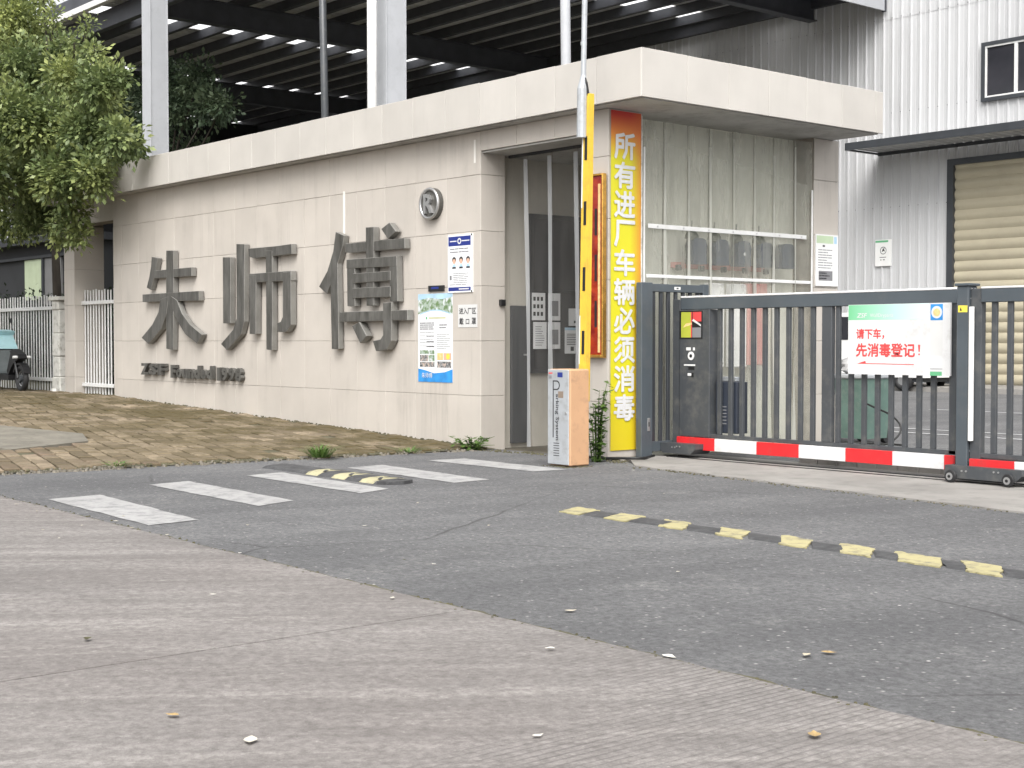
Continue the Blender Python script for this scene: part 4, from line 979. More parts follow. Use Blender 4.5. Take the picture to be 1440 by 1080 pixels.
mb = MB().mat(M['gate_frame']); mb.bbox(L0 + .1, L1, Y1 - .01, Y1 + .06, gz(1.48), gz(1.598), .005); tr = mb.build('top_rail', sg)
mb = MB().mat(M['white']); mb.bbox(L0 + .1, L1, Y1 - .012, Y1 + .062, gz(1.5985), gz(1.618), .003); mb.build('reflective_strip', tr)
mb = MB().mat(M['gate']); mb.bbox(L0 + .1, L1, Y1, Y1 + .05, gz(.198), gz(.235), .003); mb.build('bottom_rail', sg)
mb = MB().mat(M['gate']); mb.bbox(gx(-8.197), gx(-8.085), Y1 - .003, Y1 + .053, gz(.235), gz(1.48), .004); mb.build('middle_post', sg)
bar_me = MB().mat(M['gate']).bbox(-.0225, .0225, .008, .042, gz(.235), gz(1.48), .003).mesh('bar')
x = -9.46
while x < -6.9:
    if not (-8.26 < x < -8.03): link('bar', bar_me, sg, loc=Vector((gx(x), Y1, 0)))
    x += .1432
ed = [-9.985, -9.475, -8.94, -8.43, -7.9, -7.398, -6.88, -6.79]
for i in range(7):
    mb = MB().mat(M['red' if i % 2 == 0 else 'white']); mb.bbox(gx(ed[i]), gx(ed[i + 1]) - .002, Y1 - .035, Y1 - .005, gz(.073), gz(.196), .002); mb.build('warning_panel', sg)
mb = MB().mat(M['gate_d']); mb.box(L0 + .1, L1, Y1 - .004, Y1 + .05, gz(.12), gz(.19)); mb.build('beam', sg)
mb = MB().mat(M['gate']); mb.bbox(gx(-9.972), gx(-9.56), Y1 - .02, Y1 + .12, gz(.2), gz(1.478), .005); cbn = mb.build('control_cabinet', sg)
fr = FA(gx(-9.972), Y1 - .02, 0)
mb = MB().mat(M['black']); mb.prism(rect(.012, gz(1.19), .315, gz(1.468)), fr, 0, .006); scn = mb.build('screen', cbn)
mb = MB().mat(M['yellow_print']); mb = MB().mat(simple('lime_print', (.42, .45, .06), .25)); mb.prism(rect(.035, gz(1.2), .165, gz(1.455)), fr, .006, .0066); mb.mat(M['ink_r']); mb.prism(rect(.165, gz(1.2), .18, gz(1.455)), fr, .006, .0066); mb.prism([(.19, gz(1.36)), (.305, gz(1.36)), (.305, gz(1.455)), (.19, gz(1.455))], fr, .006, .0066); mb.mat(M['ink_g']); mb.prism(rect(.185, gz(1.2), .3, gz(1.30)), fr, .006, .0066); mb.mat(M['white']); mb.prism([(.18, gz(1.37)), (.3, gz(1.31)), (.3, gz(1.33)), (.2, gz(1.385))], fr, .0066, .007); mb.mat(M['orange_print']); mb.prism([(.06, gz(1.30)), (.18, gz(1.33)), (.18, gz(1.35)), (.1, gz(1.34))], fr, .0066, .007); mb.build('picture', scn)  # flat colour patches painting the banner's reflection in the screen
mb = MB().mat(M['white_plastic']); mb.prism(disc(.165, gz(1.015), .042, 20), fr, 0, .004); mb.prism(rect(.1, gz(1.07), .16, gz(1.1)), fr, 0, .002); mb.prism(rect(.19, gz(1.07), .215, gz(1.1)), fr, 0, .002); mb.prism(rect(.12, gz(.815), .17, gz(.84)), fr, 0, .002)
mb.prism(rect(.07, gz(.915), .22, gz(.93)), fr, 0, .002); mb.mat(M['black']); mb.prism(rect(.13, gz(.875), .21, gz(.905)), fr, 0, .002); mb.prism(rect(.17, gz(.80), .2, gz(.845)), fr, 0, .002); mb.prism(disc(.165, gz(1.015), .018, 12), fr, .004, .006); mb.build('control_label', cbn)
mb = MB().mat(M['navy']); mb.bbox(gx(-9.545), gx(-9.27), Y1 + .06, Y1 + .22, gz(.25), gz(.76), .005); mbx = mb.build('motor_box', sg)
mb = MB().mat(M['ink_g'])
for i in range(6):
    for u in (.09, .17): mb.prism(rect(u, .06 + i * .033, u + .05, .07 + i * .033), FA(gx(-9.545), Y1 + .06, gz(.28)), 0, .004)
mb.build('louvre', mbx)
mb = MB().mat(M['silver']); mb.bbox(gx(-9.5), gx(-9.32), Y1 + .1, Y1 + .18, gz(.76), gz(.81), .008); mb.build('cap', mbx)
carriage(sg, gx(-10.06) - .03, gx(-9.62), Y1 - .16, Y1 + .1, False)
Y2 = 10.29; K2 = Y2 / 10.6
def hx(x): return x * K2
def hz(z): return 1.161 + (z - 1.161) * K2
s2 = thing('sliding_gate', 'second sliding gate section led by a thick post, cut off at the right', 'gate', (-6.5, Y2, 0), 'sections of the red and white sliding gate')
mb = MB().mat(M['gate_frame']); mb.bbox(hx(-6.775), hx(-6.665), Y2 - .03, Y2 + .10, .05, hz(1.625), .006); ps = mb.build('post', s2)
mb = MB().mat(M['gate_frame']); mb.bbox(hx(-6.79), hx(-6.645), Y2 - .045, Y2 + .115, hz(1.6255), hz(1.648), .004); mb.build('cap', ps)
mb = MB().mat(M['gate']); mb.bbox(hx(-6.660), hx(-6.56), Y2 + .0, Y2 + .07, hz(.1), hz(1.6), .004); mb.build('stile', s2)
mb = MB().mat(M['white_plastic']); mb.tube([(hx(-6.635), Y2 - .025, hz(.33)), (hx(-6.635), Y2 - .025, hz(1.45))], .022, 12); mb.build('safety_strip', s2, smooth=False)
mb = MB().mat(M['steel'])
for z in (.16, .24, 1.52, 1.6, .36, .4):
    for y in (Y2 + .01, Y2 + .06): mb.tube([(hx(-6.664), y, hz(z)), (hx(-6.655), y, hz(z))], .008, 8)
mb.build('bolt', ps)
mb = MB().mat(M['yellow_print']); mb.prism(rect(.015, 0, .1, .055), FA(hx(-6.775), Y2 - .03, hz(1.405)), 0, .002); mb.mat(M['black']); mb.prism([(.03, .012), (.05, .012), (.04, .042)], FA(hx(-6.775), Y2 - .03, hz(1.405)), .002, .0025); mb.build('sticker', ps)
R0, R1 = hx(-6.56), hx(-3.2)
mb = MB().mat(M['gate_frame']); mb.bbox(R0, R1, Y2 - .01, Y2 + .06, hz(1.485), hz(1.598), .005); tr = mb.build('top_rail', s2)
mb = MB().mat(M['white']); mb.bbox(R0, R1, Y2 - .012, Y2 + .062, hz(1.5985), hz(1.615), .003); mb.build('reflective_strip', tr)
mb = MB().mat(M['gate']); mb.bbox(R0, R1, Y2, Y2 + .05, hz(.19), hz(.23), .003); mb.build('bottom_rail', s2)
bar2 = MB().mat(M['gate']).bbox(-.0225, .0225, .008, .042, hz(.23), hz(1.485), .003).mesh('bar')
for k in range(22): link('bar', bar2, s2, loc=Vector((hx(-6.449 + k * .1432), Y2, 0)))
mb = MB().mat(M['gate_d']); mb.box(R0, R1, Y2 - .004, Y2 + .05, hz(.10), hz(.185)); mb.build('beam', s2)
ex = [-6.64, -6.225, -5.69, -5.17, -4.65, -4.13, -3.61, -3.2]
for i in range(7):
    mb = MB().mat(M['red' if i % 2 == 0 else 'white']); mb.bbox(hx(ex[i]), hx(ex[i + 1]) - .002, Y2 - .035, Y2 - .005, hz(.055), hz(.18), .002); mb.build('warning_panel', s2)
carriage(s2, hx(-6.83), hx(-6.12), Y2 - .1, Y2 + .14)
carriage(s2, hx(-3.9), hx(-3.3), Y2 - .1, Y2 + .14)
# sign hung on the first section
gs = thing('sign_board', 'white sign with red characters and a green header hung on the sliding gate', 'sign', (gx(-7.34), Y1 - .03, .88))
x0, x1, z0, z1 = gx(-7.865), gx(-6.82), gz(.868), gz(1.488); fr = FA(x0, Y1 - .03, z0); w, h = x1 - x0, z1 - z0
mb = MB().mat(M['white']); mb.prism(rect(0, 0, w, h), fr, 0, .02); mb.build('board', gs)
mb = MB().mat(M['header']); mb.prism(rect(.003, h - .135, w * .80, h - .003), fr, .0205, .021); mb.build('header', gs)
mb = MB().mat(M['white']); text_into(mb, 'ZSF', FA(x0 + .09, Y1 - .0512, z1 - .115), .11, .04, .0008, .02, shear=.2); text_into(mb, 'WallDryparts', FA(x0 + .23, Y1 - .0512, z1 - .12), .24, .04, .0008, .0); mb.build('header_lettering', gs)
mb = MB().mat(M['sky_blue']); mb.prism(rect(w * .815, h - .145, w * .93, h - .01), fr, .0205, .021); mb.mat(M['white']); mb.prism(disc(w * .873, h - .078, .052, 22), fr, .021, .0215); mb.mat(M['orange_print']); mb.prism(disc(w * .873, h - .08, .034, 18), fr, .0215, .022); mb.build('emblem', gs)
mb = MB().mat(M['paper_g']); mb.prism(rect(w * .815, .17, w * .93, h - .16), fr, .0205, .0208); mb.mat(M['green_print']); mb.prism(rect(w * .815, .0, w * .925, .035), fr, .0205, .021); mb.mat(M['ink_g']); mb.prism(rect(w * .815, .055, w * .93, .06), fr, .0205, .021); mb.build('side_band', gs)
mb = MB().mat(M['ink_r'])
text_into(mb, '请下车，', FA(x0 + .088, Y1 - .0508, z0 + .31), .29, .088, .0008, .004, fat=.0022)
text_into(mb, '先消毒登记', FA(x0 + .088, Y1 - .0508, z0 + .155), .60, .115, .0008, .004, fat=.003); mb.prism([(.725, .2), (.737, .2), (.742, .26), (.72, .26)], fr, .0205, .021); mb.prism(disc(.731, .178, .008, 8), fr, .0205, .021)
mb.prism([(.1, .092), (.68, .088), (.68, .094), (.19, .098), (.185, .118)], fr, .0205, .021); mb.build('lettering', gs)
# ---------------------------------------------------------------- warehouse far behind the gate
YW = 31.0
wh = thing('warehouse', 'tall white ribbed metal warehouse with a cream rolling shutter behind the gate', 'warehouse', (-25, 31, 0))
RB = 0.272
def sheet_mesh(n, z0, z1, name):
    mb = MB().mat(M['sheet']); prof = []
    for i in range(n):
        b = i * RB
        prof += [(b, 0), (b + .085, 0), (b + .092, -.006), (b + .108, -.006), (b + .115, 0), (b + .15, 0), (b + .157, -.006), (b + .173, -.006), (b + .18, 0), (b + .215, 0), (b + .23, -.045), (b + .257, -.045)]
    prof.append((n * RB, 0)); m = len(prof)
    vs = [(x, y, z0) for x, y in prof] + [(x, y, z1) for x, y in prof]
    mb.add(vs, [(i, i + 1, m + i + 1, m + i) for i in range(m - 1)]); return mb.mesh(name)
full = sheet_mesh(4, 0.1, 9.44, 'wall_sheet'); upper = sheet_mesh(4, 5.63, 9.44, 'wall_sheet'); top_ = sheet_mesh(4, 9.39, 13.5, 'wall_sheet')
scr = MB().mat(M['gate'])
for q in range(4):
    for z_ in (2.2, 4.6, 7.0, 9.42, 11.6): scr.box(q * RB + .236, q * RB + .252, -.052, -.045, z_ - .009, z_ + .009)
scm = scr.mesh('screw')
scr = MB().mat(M['gate'])
for q in range(4):
    for z_ in (7.0, 9.42, 11.6): scr.box(q * RB + .236, q * RB + .252, -.052, -.045, z_ - .009, z_ + .009)
scm2 = scr.mesh('screw')
SW = RB * 4; xr = -20.12
k = -40
while xr + k * SW < 8:
    x = xr + k * SW
    if k < 0: link('wall_sheet', full, wh, loc=Vector((x, YW, 0)))
    elif k < 6: link('wall_sheet', upper, wh, loc=Vector((x, YW, 0)))
    else: link('wall_sheet', full, wh, loc=Vector((x, YW, 0)))
    link('wall_sheet', top_, wh, loc=Vector((x, YW - .008, 0)))
    if -20 < k < 6: link('screws', scm if k < 0 else scm2, wh, loc=Vector((x, YW - .008, 0)))['kind'] = 'stuff'
    k += 1
mb = MB().mat(M['dark_room']); mb.box(-64, 8, YW + .12, YW + 12, 0, 13.4); mb.build('inner_shell', wh)
mb = MB().mat(M['col_grey'])
mb.box(-64, -20.15, YW - .02, YW + .06, 0, .12); mb.build('base_flashing', wh)
SX0, SX1 = -19.95, -13.8
sh = MB().mat(M['gate_d']); sh.box(-20.125, SX0, YW - .08, YW + .1, .1, 5.65); sh.box(SX1, SX1 + .18, YW - .08, YW + .1, .1, 5.65); sh.box(SX0, SX1, YW - .08, YW + .1, 5.50, 5.65)
shf = sh.build('shutter_frame', wh)
pitch = 0.252; n = int(5.4 / pitch) + 1
mb = MB().mat(M['shutter'])
seg = 6; pr_ = [(math.sin(math.pi * i / seg) * -.05, pitch * i / seg) for i in range(seg + 1)]
vs = [(SX0, y, z) for y, z in pr_] + [(SX1, y, z) for y, z in pr_]
mb.add(vs, [(i, seg + 1 + i, seg + 2 + i, i + 1) for i in range(seg)])
sl = mb.mesh('shutter_slat', True)
for i in range(n): link('shutter_slat', sl, wh, loc=Vector((0, YW + .04, .11 + i * pitch)))
mb = MB().mat(M['dark']); mb.box(SX0, SX1, YW + .06, YW + .1, .1, 5.6); mb.build('shutter_back', wh)
# canopy over the shutter
mb = MB().mat(M['awning_g'])
AX0, AX1, AY = -22.15, -12.5, 29.55
prof = []
x = AX0
while x < AX1:
    prof += [(x, 0), (x + .1, 0), (x + .12, .03), (x + .18, .03), (x + .2, 0)]; x += .26
m = len(prof)
vs = [(px, AY, 6.02 + pz) for px, pz in prof] + [(px, YW - .05, 6.02 + pz) for px, pz in prof]
mb.add(vs, [(i, i + 1, m + i + 1, m + i) for i in range(m - 1)]); aw = mb.build('awning', wh)
mb = MB().mat(M['gate_d']); mb.box(AX0, AX1, AY - .04, AY - .002, 5.955, 6.14); mb.box(AX0, AX0 + .05, AY, YW, 5.955, 6.0); mb.box(AX0, AX1, YW - .11, YW - .045, 5.93, 6.018); mb.build('awning_frame', aw)
# window high in the wall
wf = MB().mat(M['gate_d']); wx0, wx1, wz0, wz1 = -19.2, -16.2, 6.94, 8.36
for (a0, a1, c0, c1) in ((wx0, wx1, wz0, wz0 + .09), (wx0, wx1, wz1 - .09, wz1), (wx0, wx0 + .1, wz0 + .09, wz1 - .09), (wx1 - .1, wx1, wz0 + .09, wz1 - .09)): wf.box(a0, a1, YW - .1, YW + .02, c0, c1)
wo_ = wf.build('window', wh)
mb = MB().mat(M['white_paint'])
for (a0, a1, c0, c1) in ((wx0 + .1, wx1 - .1, wz0 + .09, wz0 + .13), (wx0 + .1, wx1 - .1, wz1 - .13, wz1 - .09), (wx0 + .1, wx0 + .14, wz0 + .13, wz1 - .13), (-18.33, -18.25, wz0 + .13, wz1 - .13), (-17.3, -17.22, wz0 + .13, wz1 - .13)): mb.box(a0, a1, YW - .085, YW - .05, c0, c1)
mb.build('sash', wo_)
mb = MB().mat(M['glass']); mb.box(wx0 + .1, wx1 - .1, YW - .048, YW - .04, wz0 + .09, wz1 - .09); mb.build('pane', wo_)
# small sign on the far wall
ws = thing('wall_sign', 'small white sign with a round black symbol on the ribbed wall left of the shutter', 'sign', (-21.98, YW - .05, 3.1))
mb = MB().mat(M['white_plastic']); mb.box(-22.24, -21.74, YW - .06, YW - .048, 3.1, 3.78); mb.build('board', ws)
fr = FA(-22.24, YW - .061, 3.1)
mb = MB().mat(M['ink']); mb.ring((-21.99, YW - .062, 3.5), (0, 1, 0), .09, .008, 24, 4); mb.prism([(.2, .36), (.26, .39), (.31, .37), (.27, .43), (.3, .46), (.24, .45)], fr, .001, .003); mb.prism(rect(.14, .22, .34, .235), fr, .001, .003); mb.prism(rect(.16, .15, .2, .17), fr, .001, .003); mb.prism(rect(.24, .15, .3, .17), fr, .001, .003); mb.mat(M['green_print']); mb.prism(rect(0.01, .61, .4, .66), fr, .001, .003); mb.build('symbol', ws)
# van beyond the sign
vn_ = thing('van', 'small white van parked by the far wall, mostly hidden behind the gate sign', 'van', (-20.4, 29.0, 0))
mb = MB().mat(M['white_plastic'])
side = [(-21.75, .32), (-21.75, 1.25), (-21.6, 1.85), (-19.9, 1.85), (-19.45, 1.25), (-18.95, 1.1), (-18.88, .32)]
mb.prism(side, ((0, 28.2, 0), (1, 0, 0), (0, 0, 1), (0, 1, 0)), 0, 1.45); bd = mb.build('body', vn_)
mb = MB().mat(M['glass']); mb.prism([(-20.7, 1.2), (-20.7, 1.75), (-19.95, 1.75), (-19.55, 1.22)], ((0, 28.195, 0), (1, 0, 0), (0, 0, 1), (0, -1, 0)), -.01, .004); mb.prism([(-21.6, 1.2), (-21.5, 1.75), (-20.8, 1.75), (-20.8, 1.2)], ((0, 28.195, 0), (1, 0, 0), (0, 0, 1), (0, -1, 0)), -.01, .004); mb.build('window', vn_)
for x in (-21.2, -19.5):
    for y in (28.22, 29.5):
        mb = MB().mat(M['rubber']); mb.ring((x, y + .06, .27), (0, 1, 0), .19, .08, 24, 8); w_ = mb.build('wheel', vn_, smooth=True)
        mb = MB().mat(M['steel']); mb.tube([(x, y + .0, .27), (x, y + .1, .27)], .13, 18); mb.build('hub', w_)
mb = MB().mat(M['dark']); mb.box(-21.7, -18.95, 28.25, 29.6, .22, .32); mb.build('underbody', vn_)

# ---------------------------------------------------------------- open steel shed
shd = thing('open_shed', 'dark open steel shed roof on pale columns rising behind the tiled guardhouse', 'shed', (-40, 24, 0))
Y0s, Y1s, ZR = 16.6, 30.9, 10.62
sky_x = [(-25.4, -24.6), (-29.0, -28.0), (-34.75, -34.2), (-39.5, -38.4), (-47.4, -46.3), (-55.6, -54.6)]
rx = -22.0; sheets = []
cur = rx
for (a0, a1) in sky_x:
    sheets.append((a1, cur, 'roof_sheet')); sheets.append((a0, a1, 'skylight')); cur = a0
sheets.append((-78, cur, 'roof_sheet'))
for (a0, a1, kd) in sheets:
    n = max(1, round((a1 - a0) / 2.4)) if kd == 'roof_sheet' else 1
    for i in range(n):
        u0, u1 = a0 + (a1 - a0) * i / n, a0 + (a1 - a0) * (i + 1) / n
        if kd == 'skylight':
            if a0 < -34 and a0 > -35: kd2 = 'roof_sheet'
            else: kd2 = 'skylight'
            mb = MB().mat(M[kd2]); mb.add([(u0, Y0s, ZR), (u1, Y0s, ZR), (u1, Y1s, ZR), (u0, Y1s, ZR)], [(0, 1, 2, 3)]); mb.build(kd2, shd)
        else:
            mb = MB().mat(M['roof_sheet']); q = u0; vs = []; xs_ = []
            while q < u1 - .05: xs_ += [(q, 0), (q + .2, 0), (q + .22, .03), (q + .28, .03)]; q += .3
            xs_.append((u1, 0)); m = len(xs_)
            vs = [(a_, Y0s, ZR + c) for a_, c in xs_] + [(a_, Y1s, ZR + c) for a_, c in xs_]
            mb.add(vs, [(i2, i2 + 1, m + i2 + 1, m + i2) for i2 in range(m - 1)]); mb.build('roof_sheet', shd)
pm_ = MB().mat(M['shed_steel']); pm_.box(-78, -22.02, -.04, .04, ZR - .26, ZR - .005); pm_.box(-78, -22.02, .04, .11, ZR - .26, ZR - .24); pme = pm_.mesh('purlin')
for i in range(13): link('purlin', pme, shd, loc=Vector((0, 17.45 + i * 1.1, 0)))
rm = MB().mat(M['shed_steel']); rm.box(-.02, .02, 17.0, 30.9, 9.75, ZR - .27); rm.box(-.14, .14, 17.0, 30.9, 9.72, 9.75); rm.box(-.14, .14, 17.0, 30.9, ZR - .285, ZR - .265); rme = rm.mesh('rafter')
for x in (-24.25, -34.9, -45.6, -56.3): link('rafter', rme, shd, loc=Vector((x, 0, 0)))
cm = MB().mat(M['col_grey'])
cm.bbox(-.25, .22, 15.94, 15.96, 0, 12.6, .002); cm.bbox(-.25, .22, 16.4, 16.42, 0, 12.6, .002); cm.box(.18, .2, 15.96, 16.4, 0, 12.6)
cme = cm.mesh('column')
for x in (-33.16, -23.0): link('column', cme, shd, loc=Vector((x, 0, 0)))
mb = MB().mat(M['white_paint']); mb.box(-78, -22.0, 16.45, 16.62, 10.34, 10.50); mb.build('gutter', shd)
mb = MB().mat(M['shed_steel']); mb.box(-78, -22.0, 16.52, 16.6, 10.5, 10.86); mb.build('fascia', shd)
mb = MB().mat(M['shed_steel']); mb.box(-78, -22.05, 16.95, 17.15, 9.88, 10.36); mb.build('eave_beam', shd)
mb = MB().mat(M['col_grey']); mb.box(-22.0, -21.95, 16.45, 30.86, 9.62, 11.2); mb.mat(M['shed_steel']); mb.box(-22.04, -21.94, 30.86, 30.93, 9.60, 11.25); mb.build('gable_trim', shd)
mb = MB().mat(M['shed_steel']); mb.box(-78, -22.1, 30.75, 30.9, 10.05, 10.36); mb.build('wall_beam', shd)
mb = MB().mat(M['dark_room']); mb.box(-53.6, -53.4, 20.5, 30.7, 0, 10.3); mb.build('end_wall', shd)
# slender posts that show in front of the dark roof
def pole(p, q, r, m, lab):
    mb = MB().mat(M[m]); mb.tube([p, q], r, 12); o = mb.build('steel_pole', smooth=True); tag(o, lab, 'pole', 'slender poles rising behind the tiled parapet')
pole((-24.9, 16.0, 0), (-25.26, 16.0, 12.3), .075, 'gate', 'slender grey pole behind the parapet between the two broad columns')
pole((-22.77, 15.6, 0), (-22.77, 15.6, 12.3), .095, 'white_paint', 'bright white pipe standing just left of the right hand broad column')
pole((-17.55, 16.0, 0), (-17.8, 16.0, 12.0), .085, 'col_grey', 'pale bluish pole behind the parapet, nearest the barrier boom')
# dark store behind the white fence
st = thing('store_building', 'dark low building with a pale green panel seen behind the white fence', 'building', (-48, 19.2, 0))
mb = MB().mat(M['dark_room']); mb.box(-90, -44.5, 19.2, 20.4, 0, 4.5); mb.build('wall', st)
mb = MB().mat(M['dark']); mb.box(-90, -44.3, 18.7, 20.5, 4.5, 4.75); mb.build('roof', st)
mb = MB().mat(simple('pale_green_panel', (.33, .38, .26), .6, var=.1)); mb.box(-49.5, -47.85, 19.12, 19.19, 2.6, 4.0); mb.build('panel', st)
mb = MB().mat(simple('grey_panel', (.12, .12, .12), .6, var=.1)); mb.box(-47.7, -46.3, 19.12, 19.19, 2.4, 4.0); mb.build('panel', st)
mb = MB().mat(M['dark']); mb.box(-90, -44.5, 19.05, 19.12, 4.02, 4.12); mb.box(-47.84, -47.71, 19.05, 19.12, 0, 4.0); mb.build('frame', st)

# ---------------------------------------------------------------- foliage
def leaves_mesh(name, clumps, n_per, size, mat, seed, twig=9, droop=.35, dens=1.0):
    g = np.random.default_rng(seed); V = []; nleaf = 0
    for (c, r) in clumps:
        nt = max(8, int(n_per * (r + .16) ** 2 * dens))
        d = g.normal(size=(nt, 3)); d /= np.linalg.norm(d, axis=1)[:, None]
        rad = r * np.power(g.random(nt), 0.42)
        lump = 1 + .22 * np.sin(d[:, 0] * 5 + c[0] * 3) * np.cos(d[:, 2] * 4 + c[2] * 2)
        tw = np.array(c) + d * (rad * lump)[:, None] * np.array([1, 1, .9])
        for j in range(twig):
            off = g.normal(size=(nt, 3)) * size * .95
            p = tw + off
            dirv = off * .8 / (size) + d * .6 + g.normal(size=(nt, 3)) * .45; dirv[:, 2] -= droop
            dirv /= np.linalg.norm(dirv, axis=1)[:, None]
            up = g.normal(size=(nt, 3)) * .55; up[:, 2] += 1
            s = np.cross(dirv, up); s /= np.linalg.norm(s, axis=1)[:, None] + 1e-6
            nn = np.cross(s, dirv)
            ln = (size * g.uniform(.7, 1.3, nt))[:, None]; w = ln * .28
            a = p; b = p + dirv * ln * .5 + s * w + nn * ln * .06; cc = p + dirv * ln; e = p + dirv * ln * .5 - s * w + nn * ln * .06
            V.append(np.stack([a, b, cc, e], 1).reshape(-1, 3)); nleaf += nt
    V = np.concatenate(V); n = len(V) // 4
    me = bpy.data.meshes.new(name); me.vertices.add(len(V)); me.vertices.foreach_set('co', V.astype(np.float32).ravel())
    me.loops.add(n * 4); me.polygons.add(n)
    me.loops.foreach_set('vertex_index', np.arange(n * 4, dtype=np.int32)); me.polygons.foreach_set('loop_start', np.arange(0, n * 4, 4, dtype=np.int32))
    try: me.polygons.foreach_set('loop_total', np.full(n, 4, np.int32))
    except Exception: pass
    me.materials.append(mat); me.update(calc_edges=True); me.validate(); return me
def limbs(mb, base, clumps, fork, r0, seed=1):
    r = random.Random(seed); F = Vector(fork); B0 = Vector(base)
    mid = B0.lerp(F, .5) + Vector((r.uniform(-.08, .08), r.uniform(-.08, .08), 0))
    mb.tube([B0, mid, F], [r0, r0 * .85, r0 * .7], 10)
    for c, rad in clumps:
        C_ = Vector(c); m_ = F.lerp(C_, .5) + Vector((r.uniform(-.15, .15), r.uniform(-.15, .15), r.uniform(0, .25)))
        mb.tube([F, m_, C_], [r0 * .42, r0 * .25, r0 * .08], 6)
        for q in range(3):
            e = C_ + Vector((r.uniform(-1, 1), r.uniform(-1, 1), r.uniform(-.6, 1))) * rad * .8
            mb.tube([m_.lerp(C_, .6), e], [r0 * .1, r0 * .03], 5)
CL1 = [((-25.22, 9.6, 6.85), 0.48), ((-23.72, 9.2, 5.71), 0.51), ((-22.28, 9.4, 5.41), 0.36), ((-20.34, 9.0, 4.98), 0.27), ((-20.16, 9.2, 5.07), 0.1), ((-21.98, 8.8, 4.52), 0.54), ((-20.82, 9.0, 4.4), 0.38), ((-19.47, 8.9, 4.14), 0.17), ((-19.58, 9.2, 4.02), 0.06), ((-23.4, 9.0, 3.99), 0.57), ((-21.16, 8.8, 3.66), 0.42), ((-20.4, 8.9, 3.71), 0.24), ((-24.01, 9.6, 3.36), 0.4), ((-21.38, 9.0, 3.15), 0.17), ((-26.02, 9.8, 3.38), 0.43), ((-22.29, 9.2, 2.86), 0.06), ((-23.09, 9.6, 6.02), 0.15), ((-20.99, 9.2, 5.55), 0.06), ((-27.13, 9.5, 5.57), 0.71), ((-28.05, 9.8, 3.93), 0.6), ((-28.13, 10.0, 7.13), 0.74), ((-25.91, 10.0, 7.8), 0.56), ((-30.45, 10.4, 9.19), 0.64), ((-22.88, 8.0, 3.87), 0.6), ((-22.11, 8.4, 4.71), 0.48), ((-26.62, 10.4, 6.81), 0.58), ((-26.12, 10.6, 5.56), 0.57), ((-25.96, 10.8, 4.76), 0.57), ((-26.5, 10.6, 4.13), 0.58), ((-28.83, 10.8, 5.2), 0.62), ((-27.63, 9.0, 4.91), 0.84), ((-20.94, 9.4, 4.78), 0.1), ((-21.35, 9.1, 2.82), 0.06), ((-20.73, 9.3, 4.04), 0.14), ((-20.32, 9.0, 3.48), 0.06)]
SP1 = [((-23.96, 9.8, 6.7), 0.12), ((-22.6, 9.8, 6.35), 0.1), ((-24.4, 9.8, 7.2), .12), ((-21.9, 9.3, 5.9), .06), ((-22.0, 9.0, 2.98), .06), ((-19.75, 8.95, 3.85), .05)]
tr1 = thing('tree', 'leafy yellow-green tree overhanging the left end of the tiled wall', 'tree', (-26.4, 10.9, .28))
CL_SHADE = [((-23.5,6.6,5.6),.9),((-22.6,5.2,6.2),1.0),((-24.5,5.0,4.6),1.2),((-21.5,3.4,6.2),1.1),((-23.2,3.4,5.2),1.3),((-25.5,7.2,6.8),1.0),((-22.2,4.0,7.8),1.1),((-24.6,6.0,8.2),1.2),((-21.0,2.4,5.2),1.0),((-26,4,6),1.4)]  # unseen clumps added to the crown to shade the wall's left end
link('crown', leaves_mesh('crown', CL_SHADE, 110, .15, M['leaf'], 9, 10), tr1)
link('crown', leaves_mesh('crown', CL1, 430, .098, M['leaf'], 3, 11), tr1)
link('crown', leaves_mesh('crown', SP1, 260, .08, M['leaf'], 4, 8), tr1)
mb = MB().mat(M['bark']); limbs(mb, (-26.42, 10.9, .2), CL1 + SP1 + CL_SHADE, (-26.2, 10.7, 3.4), .1, 3); mb.build('trunk', tr1, smooth=True)
CL2 = [((-43.36, 19.0, 9.3), 0.8), ((-41.8, 19.0, 8.86), 0.88), ((-40.21, 18.6, 7.33), 0.74), ((-40.72, 18.6, 6.53), 0.43), ((-35.9, 18.8, 8.33), 0.55), ((-37.15, 18.8, 7.81), 0.6), ((-34.85, 18.6, 7.5), 0.45), ((-33.95, 18.5, 7.4), 0.2), ((-37.75, 19.0, 8.72), 0.41), ((-39.53, 19.2, 8.36), 0.64), ((-39.14, 19.0, 7.25), 0.52), ((-38, 19.6, 6.4), .7), ((-42.5, 19.4, 7.4), .7)]
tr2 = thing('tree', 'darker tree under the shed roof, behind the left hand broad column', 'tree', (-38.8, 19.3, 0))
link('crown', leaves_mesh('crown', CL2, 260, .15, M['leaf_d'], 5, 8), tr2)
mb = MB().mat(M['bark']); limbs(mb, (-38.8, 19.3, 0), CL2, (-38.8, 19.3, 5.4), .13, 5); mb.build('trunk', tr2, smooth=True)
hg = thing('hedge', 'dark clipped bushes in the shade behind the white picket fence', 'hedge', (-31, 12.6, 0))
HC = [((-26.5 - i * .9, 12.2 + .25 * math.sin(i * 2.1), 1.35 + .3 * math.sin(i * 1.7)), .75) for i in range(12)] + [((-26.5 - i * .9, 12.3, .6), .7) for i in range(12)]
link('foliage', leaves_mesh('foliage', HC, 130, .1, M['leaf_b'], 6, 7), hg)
mb = MB().mat(M['bark'])
for i in range(12): mb.tube([(-26.5 - i * .9, 12.2, 0), (-26.5 - i * .9, 12.25, 1.4)], [.03, .015], 6)
mb.build('stem', hg)

